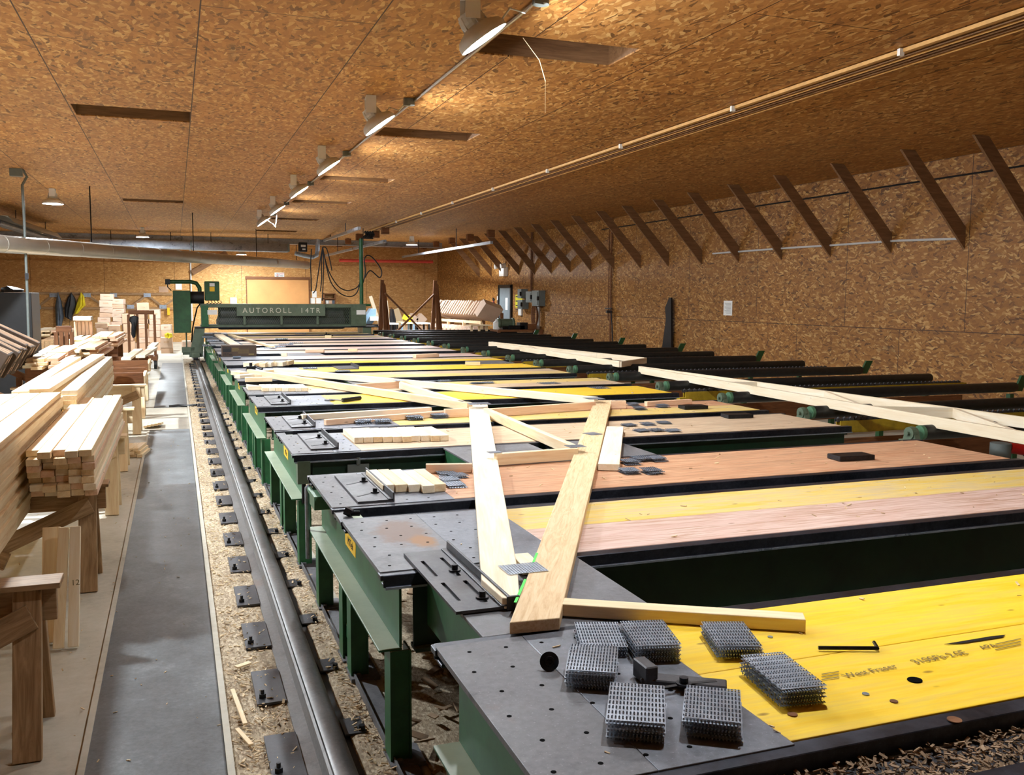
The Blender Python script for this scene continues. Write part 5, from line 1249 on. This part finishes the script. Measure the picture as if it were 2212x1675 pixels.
# stacks of closed cartons in front of the back wall
COLS = [(214,244,[635,649,664,676]), (211,240,[676,686,697,707]), (242,269,[646,658,667,677,686,695,703]), (206,235,[698,709,721,740,760]), (233,261,[703,722,735,750,762]),
        (263,291,[678,700,720,737]), (293,321,[654,673,690,700,711,729,741]), (321,346,[669,690,702,715,729,741]), (349,373,[702,714,728]), (348,374,[729,752]), (395,415,[737,752])]
words = ['tallest back left column','second tier of the left column','column right of the tallest one','front left column','front column beside it','column behind the cart frame, left','column seen through the cart frame','column at the right of the cart frame','short column right of the frames','open carton column with yellow cloth','small column under the green cover']
for ci, (x0, x1, ys_) in enumerate(COLS):
    Y = 31.5 if ci in (0, 1, 2, 6, 7) else (30.6 if ci in (5, 8) else 29.8)
    for r in range(len(ys_)-1):
        a = ay(x0, ys_[r], Y); b = ay(x1, ys_[r+1], Y); rnd = random.Random(ci*20+r); j = rnd.uniform(-.03,.03)
        m = MB(); R = Matrix.Rotation(rnd.uniform(-.05,.05), 3, 'Y') @ Matrix.Rotation(rnd.uniform(-.12,.12), 3, 'Z')
        m.box(((a.x+b.x)/2+j, Y+.22, (a.z+b.z)/2), (abs(b.x-a.x)*.97, .44, (a.z-b.z)*.97), R); m.v = m.v
        o = m.build('packed_carton', M['carton3'] if rnd.random() < .6 else M['carton'], origin=((a.x+b.x)/2, Y+.2, b.z), bevel=.012)
        tag(o, 'packed carton in the %s, %s' % (words[ci], ['topmost']*(r == 0) and 'topmost' or ordw(r)+' from the top'), 'carton', 'cartons stacked by the back wall')
        m = MB(); m.box(((a.x+b.x)/2+j, Y-.003, (a.z+b.z)/2+.02), (abs(b.x-a.x)*.45, .004, (a.z-b.z)*.18), None); m.build('faint_print', M['carton'], o)
    # pallet below the column
    zb_ = ay(x0, ys_[-1], Y).z
    if zb_ > .05 and ci not in (0, 2):
        a = ay(x0, ys_[-1], Y); b = ay(x1, ys_[-1], Y); m = MB(); m.bb(a.x, b.x, Y, Y+.44, 0, a.z-.01); o = m.build('pallet_box', M['carton'], origin=(a.x, Y, 0)); tag(o, 'large carton on the floor under the '+words[ci], 'carton')
cloth('yellow_rope', [(355,722),(362,719),(372,721),(374,728),(366,731),(356,729)], 29.9, M['jacket_yellow'], 'yellow and white cloth heaped on the open carton', 'cloth', .4, 9)

# ================================================================== back wall
def bwp(px, py, d=.0): return ay(px, py, YB-.06-d)
# decorative hung truss: two chords and zig zag webs
t = thing('wall_truss', 'long pale truss fixed flat on the back wall above the coats', 'truss', bwp(200, 650))
A, B_ = bwp(0, 633, .03), bwp(372, 636, .03); C_, D_ = bwp(60, 666, .03), bwp(410, 667, .03)
board('chord', A, B_, .04, .09, M['pine_old'], t); board('chord', C_, D_, .04, .09, M['pine_old'], t)
zg = [(80,664),(115,638),(148,664),(188,638),(228,664),(245,638),(282,663),(318,638),(352,663),(385,640)]
for p, q in zip(zg, zg[1:]): board('web', bwp(*p, .03), bwp(*q, .03), .04, .08, M['pine_old'], t)
for i, p in enumerate(zg): 
    c = bwp(*p, .055); m = MB(); m.box(c, (.25, .01, .14)); m.build('gusset_plate', M['galv'], t)
# big sliding door panel
a, b = bwp(533, 603), bwp(668, 735); b.z = max(b.z, .05)
t = struct_o = None
m = MB(); m.bb(a.x, b.x, YB-.10, YB-.06, .0, a.z); t = m.build('door_2', M['door_ply']); t['kind'] = 'structure'
m = MB(); m.bb(a.x-.06, b.x+.06, YB-.16, YB-.06, a.z, a.z+.1); m.bb(a.x-.04, a.x, YB-.12, YB-.06, 0, a.z); m.bb(b.x, b.x+.04, YB-.12, YB-.06, 0, a.z); m.build('door_track', M['wood_brown'], t)
# first aid sign
a, b = bwp(593, 589), bwp(614, 603); m = MB(); m.bb(a.x, b.x, YB-.075, YB-.06, b.z, a.z); t = m.build('first_aid_sign', M['white'], origin=(a.x, YB-.06, b.z)); tag(t, 'white first aid sign above the sliding door', 'sign')
cx = a.x+.11; cz = (a.z+b.z)/2+.03; m = MB(); m.tube([(cx+.06*math.cos(q*math.pi/12), YB-.078, cz+.06*math.sin(q*math.pi/12)) for q in range(25)], .007, 6); m.build('ring', M['ink'], t)
m = MB(); m.bb(cx-.035, cx+.035, YB-.083, YB-.077, cz-.009, cz+.009); m.bb(cx-.009, cx+.009, YB-.083, YB-.077, cz-.035, cz+.035); m.build('cross', M['ink_red'], t)
text('lettering', 'FIRST', M['ink_red'], (a.x+.27, YB-.078, cz+.045), (1,0,0), (0,0,1), .075, t, .001); text('lettering', 'AID', M['ink'], (a.x+.27, YB-.078, cz-.03), (1,0,0), (0,0,1), .075, t, .001)
def sheet(q0, q1, label, mat='white', d=.01, cat='paper', name='paper_sheet'):
    a, b = bwp(*q0), bwp(*q1); m = MB(); m.bb(a.x, b.x, YB-.06-d, YB-.06, b.z, a.z); return tag(m.build(name, M[mat], origin=(a.x, YB-.06, b.z)), label, cat)
sheet((379,611),(393,626), 'white sheet on the back wall above the green drive cover'); sheet((343,619),(364,632), 'brown cardboard sheet pinned left of the drive cover', 'carton')
sheet((674,629),(684,643), 'upper white sheet right of the sliding door'); sheet((670,644),(681,656), 'lower left white sheet right of the sliding door'); sheet((683,644),(694,656), 'lower right white sheet right of the sliding door')
sheet((497,643),(511,656), 'white thermostat box left of the sliding door', 'white', .12, 'box', 'thermostat'); sheet((361,665),(367,681), 'yellow pendant switch on the wall beside the drive cover', 'sign_yellow', .1, 'switch', 'pendant_switch')
a, b = bwp(697,634), bwp(722,658); t = thing('wall_shelf', 'small open shelf with clutter on the back wall right of the papers', 'shelf', (a.x, YB-.2, b.z))
m = MB(); m.bb(a.x, b.x, YB-.4, YB-.06, a.z-.03, a.z); m.bb(a.x, b.x, YB-.4, YB-.06, (a.z+b.z)/2-.015, (a.z+b.z)/2+.015); m.bb(a.x, b.x, YB-.4, YB-.06, b.z, b.z+.03); m.bb(a.x, a.x+.03, YB-.4, YB-.06, b.z, a.z); m.bb(b.x-.03, b.x, YB-.4, YB-.06, b.z, a.z); m.build('shelf_frame', M['wood_brown'], t)
for i, (f, mt) in enumerate(((.15, 'white'), (.45, 'carton'), (.72, 'jacket_grey'))):
    m = MB(); x = a.x+(b.x-a.x)*f; m.bb(x, x+.12, YB-.35, YB-.15, b.z+.031, b.z+.16); tag(m.build('shelf_item', M[mt], origin=(x, YB-.3, b.z)), '%s small box on the lower board of the wall shelf' % ('white', 'brown', 'grey')[i], 'box')
# corner brace of the left part and vertical pipe
p, q = bwp(415, 590, .1), bwp(490, 546, .1); board('wall_brace', p, q, .08, .2, M['joist'], label='brown diagonal brace on the back wall behind the duct', cat='brace')
p = bwp(411, 560, .03); m = MB(); m.tube([(p.x, p.y, .8), (p.x, p.y, ZC)], .03, 8); tag(m.build('wall_pipe', M['grey']), 'thin vertical pipe on the back wall left of the brace', 'pipe')
# large round duct crossing in front of the back wall
A = ay(-60, 522, 15.0); B_ = ay(0, 527, 16.0); C_ = ay(330, 552, 24); D_ = ay(662, 573, 34.5)
t = thing('air_duct', 'large pale grey round duct hanging across the far end', 'duct', (B_.x, 16, B_.z))
P0 = B_ + (B_-D_).normalized()*1.2; m = MB(); m.cyl(P0, D_, .138, 28); m.build('duct_tube', M['duct'], t, smooth=True)
dirv = (D_-P0).normalized(); L = (D_-P0).length; k = 1.2
while k < L-.2:
    m = MB(); c = P0+dirv*k; m.cyl(c, c+dirv*.03, .141, 28); m.build('seam_ring', M['duct'], t, smooth=True); k += 1.2
m = MB(); m.cyl(D_-dirv*.02, D_+dirv*.05, .146, 28); m.build('end_ring', M['duct'], t, smooth=True)
for i, k in enumerate((L*.2, L*.45, L*.7, L*.93)):
    c = P0+dirv*k; m = MB(); m.cyl((c.x, c.y, c.z+.15), (c.x, c.y, ZC), .012, 6); m.build('hanger', M['bolt'], t)
# left fluorescent/tube heater seen along
A = ay(0, 470, 13.2); B_ = ay(110, 515, 19.5); A.z = B_.z = 3.35
A = az(-5, 478, 3.35); B_ = az(108, 514, 3.35)
t = thing('tube_heater', 'long grey tube heater running along the ceiling at the left edge', 'heater', A)
m = MB(); m.cyl(A+Vector((0,0,-.02)), B_+Vector((0,0,-.02)), .06, 16); m.cyl(A+Vector((-.14,0,-.02)), B_+Vector((-.14,0,-.02)), .05, 14); m.build('heater_tube', M['steel_dark'], t, smooth=True)
m = MB(); d = (B_-A).normalized(); s = Vector((0,0,1)).cross(d).normalized()
m.prism([A+s*.28+Vector((0,0,-.02)), A+s*.16+Vector((0,0,.12)), A-s*.2+Vector((0,0,.12)), A-s*.32+Vector((0,0,-.02)), A-s*.2+Vector((0,0,.13)), A+s*.16+Vector((0,0,.13))], (0,0,0), B_-A); m.build('reflector_hood', M['duct'], t)
m = MB(); m.tube([A+s*.3+Vector((0,0,.2)), (A+B_)/2+s*.3+Vector((0,0,.16)), B_+s*.3+Vector((0,0,.2))], .02, 6); m.build('gas_line', M['greybox'], t)
for f in (.3, .9):
    c = A.lerp(B_, f); m = MB(); m.cyl(c+Vector((0,0,.12)), (c.x, c.y, ZC), .01, 6); m.build('hanger', M['bolt'], t)
# two heaters across the hall
def heater(q0, q1, Y, label):
    a = ay(*q0, Y); b = ay(*q1, Y); z = (a.z+b.z)/2; t = thing('tube_heater', label, 'heater', (a.x, Y, z))
    m = MB(); m.cyl((a.x, Y, z-.08), (b.x, Y, z-.08), .07, 16); m.cyl((a.x, Y+.25, z-.08), (b.x, Y+.25, z-.08), .07, 16); m.build('heater_tube', M['galv'], t, smooth=True)
    m = MB(); m.prism([(a.x, Y-.22, z-.14), (a.x, Y-.10, z+.10), (a.x, Y+.35, z+.10), (a.x, Y+.47, z-.14), (a.x, Y+.34, z+.115), (a.x, Y-.09, z+.115)], (0,0,0), (b.x-a.x,0,0)); m.build('reflector_hood', M['galv'], t)
    m = MB(); m.bb(b.x, b.x+.06, Y-.22, Y+.47, z-.14, z+.12); m.build('end_cap', M['greybox'], t)
    for f in (.2, .8):
        x = a.x+(b.x-a.x)*f; m = MB(); m.cyl((x, Y+.1, z+.1), (x, Y+.1, ZC), .012, 6); m.build('hanger', M['bolt'], t)
heater((195,522), (411,531), 31.0, 'left tube heater hanging across the far end above the duct'); heater((414,528), (620,537), 30.6, 'right tube heater hanging across the far end with a bright lamp below')
# burner and bent exhaust
a = ay(647, 533, 30.6); t = thing('heater_burner', 'black burner box with white labels at the end of the tube heater', 'burner', a)
m = MB(); m.box(a+Vector((.1,0,-.02)), (.26,.3,.3)); m.build('burner_box', M['black'], t, bevel=.01)
m = MB(); m.box(a+Vector((.1,-.152,.02)), (.15,.004,.07)); m.box(a+Vector((.12,-.152,-.09)), (.1,.004,.05)); m.build('white_label', M['white'], t)
m = MB(); P = [ay(637,547,30.2), ay(655,552,30.2), ay(675,556,30.2), ay(684,552,30.2), ay(686,540,30.2), ay(686,517,30.2)]; m.tube(P, .07, 12); m.build('exhaust_pipe', M['galv'], t, smooth=True)
# ceiling steel band and rails in front of the back wall
a = ay(420, 524, 33.0); b = ay(955, 524, 33.0)
t = thing('steel_beam', 'grey steel beam under the ceiling at the far end', 'beam', ((a.x+b.x)/2, 33, a.z)); z = ay(800, 524, 33).z
m = MB(); m.bb(a.x-7, b.x, 33.0, 33.04, z-.12, z+.2); m.bb(a.x-7, b.x, 32.9, 33.14, z-.14, z-.12); m.bb(a.x-7, b.x, 32.9, 33.14, z+.2, z+.22); m.build('beam_web', M['galv'], t)
for i, (p, q, Y1_, Y2_, nm) in enumerate((((700,520),(776,493),33,22,'upper grey rail slanting up to the left of the cable post'), ((705,552),(832,521),34,24,'lower grey rail slanting behind the cable post'), ((870,555),(1062,524),35,22,'bright grey rail slanting towards the right braces'))):
    P = ay(*p, Y1_); Q = ay(*q, Y2_); t = thing('trolley_rail', nm, 'rail', P)
    m = MB(); m.beam(P, Q, .07, .07); m.build('rail_profile', M['galv'], t); m = MB()
    for f in (.25, .7): m = MB(); c = P.lerp(Q, f); m.cyl(c, (c.x, c.y, ZC), .012, 6); m.build('hanger', M['bolt'], t)
# brown joist ends under the ceiling
for i, (px, py, s) in enumerate(((832,498,15),(812,507,13),(776,513,13),(752,522,11),(733,528,11),(942,528,11),(976,521,12),(1015,514,14),(1060,505,15),(916,534,10))):
    p = az(px, py, ZC-.11); Y = p.y; h = s*Y/1981*1.05
    m = MB(); z0 = ZC-.11-h/2; m.bb(p.x-h/2, p.x+h/2, Y-.09, Y+.09, z0, ZC-.11+h/2); m.bb(p.x-.02, p.x+.02, Y-.02, Y+.02, ZC-.1, ZC-.004); tag(m.build('ceiling_block', M['wood_brown'], origin=(p.x, Y, z0)), 'brown wooden block hanging under the ceiling, %s of the far group' % ordw(i), 'block', 'brown blocks under the far ceiling')
m = MB(); m.cyl(ay(733, 563, 36.9), ay(935, 566, 36.9), .06, 12)
for q in (750, 840, 925):
    p = ay(q, 564, 37.1); m.bb(p.x-.03, p.x+.03, 36.85, YB-.0, p.z-.02, p.z+.02)
tag(m.build('red_pipe', M['red_pipe'], smooth=True), 'red horizontal pipe high on the back wall', 'pipe')

# ================================================================== far right corner
def trestle(px, pt, pb, Y, label):
    a = ay(px, pt, Y); t = thing('trestle', label, 'trestle', (a.x, Y, 0))
    board('upright', (a.x, Y+.45, 0), (a.x, Y, a.z-.12), .09, .11, M['wood_brown'], t, up=(1,0,0)); board('upright', (a.x, Y-.45, 0), (a.x+.02, Y-.0, a.z-.12), .11, .09, M['wood_brown'], t, up=(1,0,0))
    board('upright', (a.x-.14, Y, 0), (a.x, Y, a.z), .1, .1, M['wood_brown'], t, up=(0,1,0)); board('upright', (a.x+.24, Y, 0), (a.x+.04, Y, a.z-.15), .1, .1, M['wood_brown'], t, up=(0,1,0))
    return a
a = trestle(826, 605, 720, 28.6, 'left tall brown trestle behind the rollers'); b = trestle(940, 606, 720, 28.6, 'right tall brown trestle behind the rollers')
t = thing('cross_brace', 'crossed brown boards between the two tall trestles', 'brace', (a.x, 28.5, 0))
board('diagonal', ay(832, 634, 28.4), ay(915, 718, 28.4), .05, .1, M['wood_brown'], t, up=(0,-1,0)); board('diagonal', ay(938, 636, 28.3), ay(853, 720, 28.3), .05, .1, M['wood_brown'], t, up=(0,-1,0))
# blue saw
p = ay(797, 685, 31); t = thing('chop_saw', 'light blue chop saw beside the cable post', 'saw', (p.x, 31, .7))
m = MB(); m.prism([Vector((q.x, 30.9, q.z)) for q in (ay(786,700,31), ay(790,682,31), ay(800,667,31), ay(811,667,31), ay(811,688,31), ay(803,700,31))], (0,0,0), (0,.4,0)); m.build('saw_body', M['blue'], t, bevel=.01)
m = MB(); a = ay(797,684,31); b = ay(815,693,31); m.bb(a.x, b.x, 30.8, 31.3, b.z, a.z); m.build('saw_box', M['white'], t)
m = MB(); a = ay(784,701,31); b = ay(818,704,31); m.bb(a.x, b.x, 30.6, 31.5, a.z-.06, a.z); m.build('saw_table', M['bolt'], t)
for px in (787, 794, 814): q = ay(px, 703, 31); m = MB(); m.bb(q.x-.03, q.x+.03, 30.7, 30.76, 0, q.z); m.build('leg', M['galv'], t)
p, q = ay(800, 640, 34), ay(834, 720, 34); q.z = .03; board('leaning_board', q, p, .12, .04, M['pine_white'], up=(0,-1,0), label='white board leaning left of the left trestle', cat='board')
p, q = ay(833, 650, 33), ay(842, 738, 33); q.z = .03; board('leaning_board', q, p, .14, .04, M['pine_white'], up=(0,-1,0), label='white board leaning behind the left trestle', cat='board')
p, q = ay(853, 668, 35), ay(878, 731, 35); q.z = .03; board('leaning_board', q, p, .3, .04, M['pine'], up=(0,-1,0), label='wide pale board leaning right of the dark coat', cat='board')
# work benches
for i, (q0, q1, nm) in enumerate((((836,698),(857,716),'left low bench between the trestles'), ((862,696),(892,718),'blue framed bench between the trestles'), ((892,697),(925,716),'right low bench with boards between the trestles'))):
    Y = 31.5; a = ay(*q0, Y); b = ay(*q1, Y); t = thing('work_bench', nm, 'bench', ((a.x+b.x)/2, Y, 0))
    m = MB(); m.bb(a.x, b.x, Y-.3, Y+.5, a.z-.05, a.z); m.build('bench_top', M['white'] if i != 1 else M['pine'], t)
    for x in (a.x+.04, b.x-.04):
        for y in (Y-.26, Y+.46): m = MB(); m.bb(x-.03, x+.03, y-.03, y+.03, 0, a.z-.05); m.build('leg', M['blue'] if i == 1 else M['bolt'], t)
    m = MB(); m.bb(a.x, b.x, Y-.28, Y-.24, a.z-.35, a.z-.28); m.build('rail', M['blue'] if i == 1 else M['pine'], t)
for i, (px, py) in enumerate(((890, 690), (908, 690))):
    p = ay(px, py, 33.5); m = MB(); m.bb(p.x-.2, p.x+.2, 33.3, 33.7, 0, p.z-.24); tag(m.build('carton', M['carton'], origin=(p.x, 33.5, 0)), '%s plain carton under a tilted carton behind the benches' % ('left', 'right')[i], 'carton'); R = Matrix.Rotation(.75, 3, 'Y'); m = MB(); m.box(p, (.32, .4, .32), R); tag(m.build('tilted_carton', M['carton3'], origin=p, bevel=.01), '%s pale carton standing on its corner behind the benches' % ('left', 'right')[i], 'carton')
p = ay(880, 706, 31.6); p.z = ay(862, 696, 31.5).z+.14; m = MB(); m.box(p, (.3, .2, .2), Matrix.Rotation(.4, 3, 'Y')); tag(m.build('yellow_case', M['lime'], origin=p, bevel=.01), 'yellow case on the blue framed bench', 'case')
# carton rack at the right corner
a = ay(938, 690, 31.8); b = ay(1040, 690, 27.5)
t = thing('carton_rack', 'long rack of folded cartons in the far right corner', 'rack', ((a.x+b.x)/2, 30, 0))
u = (b-a); u.z = 0; L = u.length; u.normalize(); v = Vector((u.y, -u.x, 0))
if v.y > 0: v = -v
z0 = ay(1000, 694, 29.4).z
board('front_rail', Vector((a.x, a.y, z0)), Vector((b.x, b.y, z0-.0)), .05, .09, M['pine'], t); board('back_rail', Vector((a.x, a.y, z0+.3))-v*.7, Vector((b.x, b.y, z0+.3))-v*.7, .05, .09, M['pine'], t)
board('lower_rail', Vector((a.x, a.y, .45)), Vector((b.x, b.y, .45)), .3, .04, M['pine'], t)
for f in (.0, .33, .66, 1):
    p = a.lerp(b, f); board('post', (p.x, p.y, 0), (p.x, p.y, z0), .09, .09, M['pine'], t, up=(0,1,0)); p = p-v*.7; board('post', (p.x, p.y, 0), (p.x, p.y, z0+.3), .09, .09, M['wood_brown'], t, up=(0,1,0))
n = 20
for i in range(n):
    p = a.lerp(b, (i+.5)/n)-v*.3; yaw = math.atan2(u.y, u.x); rnd = random.Random(i)
    R = Matrix.Rotation(yaw, 3, 'Z') @ Matrix.Rotation(.55+rnd.uniform(-.1,.1), 3, 'Y') @ Matrix.Rotation(-.35, 3, 'X')
    m = MB(); m.box((p.x, p.y, z0+.36), (.07 if i < n-1 else .26, .7, .55), R); o = m.build('folded_carton', M['carton3'], origin=(p.x, p.y, z0+.1), bevel=.004); tag(o, 'folded carton in the far right rack, %s' % (ordw(i)+' from the left' if i < n-1 else 'rightmost, full box with small print'), 'carton', 'cartons in the far right rack')
for i in range(12):
    p = a.lerp(b, (i+.5)/12); R = Matrix.Rotation(math.atan2(u.y, u.x), 3, 'Z') @ Matrix.Rotation(.7, 3, 'Y')
    m = MB(); m.box((p.x, p.y-.1, .70), (.2, .5, .2), R); tag(m.build('small_carton', M['carton3'], origin=(p.x, p.y, .5), bevel=.01), 'small pale carton on the lower shelf of the far right rack, %s from the left' % ordw(i), 'carton', 'cartons on the lower shelf')
# bench with grinder and clutter near the side door
a = ax(1060, 712, 9.3); Yg = 25.4; p0 = ay(1068, 712, Yg); p1 = ay(1165, 712, Yg)
t = thing('tool_bench', 'dark bench with tools below the side door', 'bench', ((p0.x+p1.x)/2, Yg, 0)); zt_ = p0.z
m = MB(); m.bb(p0.x, p1.x, Yg-.3, Yg+.4, zt_-.06, zt_); m.build('bench_top', M['wood_brown'], t)
for x in (p0.x+.05, p1.x-.05):
    for y in (Yg-.25, Yg+.35): m = MB(); m.bb(x-.04, x+.04, y-.04, y+.04, 0, zt_-.06); m.build('leg', M['wood_brown'], t)
p = ay(1092, 700, Yg); t = thing('bench_grinder', 'green grey grinder on the tool bench in front of the door', 'grinder', (p.x, Yg, zt_))
m = MB(); m.cyl((p.x-.2, Yg, p.z+.02), (p.x+.2, Yg, p.z+.02), .13, 20); m.lathe([(.14,0),(.16,.02),(.16,.06),(.14,.08)], (p.x-.26, Yg, p.z+.02), 20, (1,0,0)); m.lathe([(.14,0),(.16,.02),(.16,.06),(.14,.08)], (p.x+.18, Yg, p.z+.02), 20, (1,0,0)); m.build('motor_body', M['green_grey'], t, smooth=True)
m = MB(); m.bb(p.x-.12, p.x+.12, Yg-.1, Yg+.1, zt_, p.z-.05); m.build('pedestal', M['bolt'], t)
for i, (px, w, h, mt, nm) in enumerate(((1073, .22, .28, 'white', 'white plastic jug at the left end of the tool bench'), (1113, .5, .12, 'bolt', 'low dark box right of the grinder'), (1128, .25, .2, 'black', 'black box in the middle of the tool bench'), (1145, .3, .16, 'wood_brown', 'brown box at the right of the tool bench'))):
    p = ay(px, 712, Yg); m = MB()
    if i == 0: m.lathe([(.1,0),(.11,.02),(.11,.2),(.04,.26),(.04,.3)], (p.x, Yg, zt_), 16)
    else: m.bb(p.x-w/2, p.x+w/2, Yg-.15, Yg+.15, zt_+.001, zt_+h)
    tag(m.build('jug' if i == 0 else 'tool_box', M[mt], origin=(p.x, Yg, zt_), bevel=0 if i == 0 else .008), nm, 'jug' if i == 0 else 'box')
p = ax(1158, 690, XW-.1); m = MB()
for k in range(4):
    r = .16+.02*k; m.tube([(XW-.1-.02*k, p.y+r*math.cos(q)*1.0, p.z+.1+r*1.6*math.sin(q)) for q in [2*math.pi*j/20 for j in range(21)]], .02, 6)
tag(m.build('coiled_hose', M['wood_brown'], origin=p, smooth=True), 'coiled dark hose hanging below the electrical boxes', 'hose')
a = ay(1010, 705, 24.6)
t = thing('small_table', 'small pale trestle table in front of the far right rack', 'table', (ay(1035,705,26).x, 26, 0)); q0, q1 = ay(1012,703,26), ay(1058,703,26)
board('table_top', q0, q1, .5, .03, M['pine'], t)
for f in (.15, .5, .85): p = q0.lerp(q1, f); board('leg', (p.x, 26, 0), (p.x, 26, q0.z-.02), .06, .05, M['pine'], t, up=(0,1,0))

p = ay(847, 667, 34.5); m = MB(); m.cyl((p.x, 34.7, 0), (p.x, 34.7, p.z+.05), .03, 10); m.beam((p.x, 34.72, p.z), (p.x, 34.45, p.z), .03, .03); tag(m.build('coat_post', M['wood_brown'], origin=(p.x, 34.7, 0)), 'thin post holding the dark coat between the trestles', 'post')
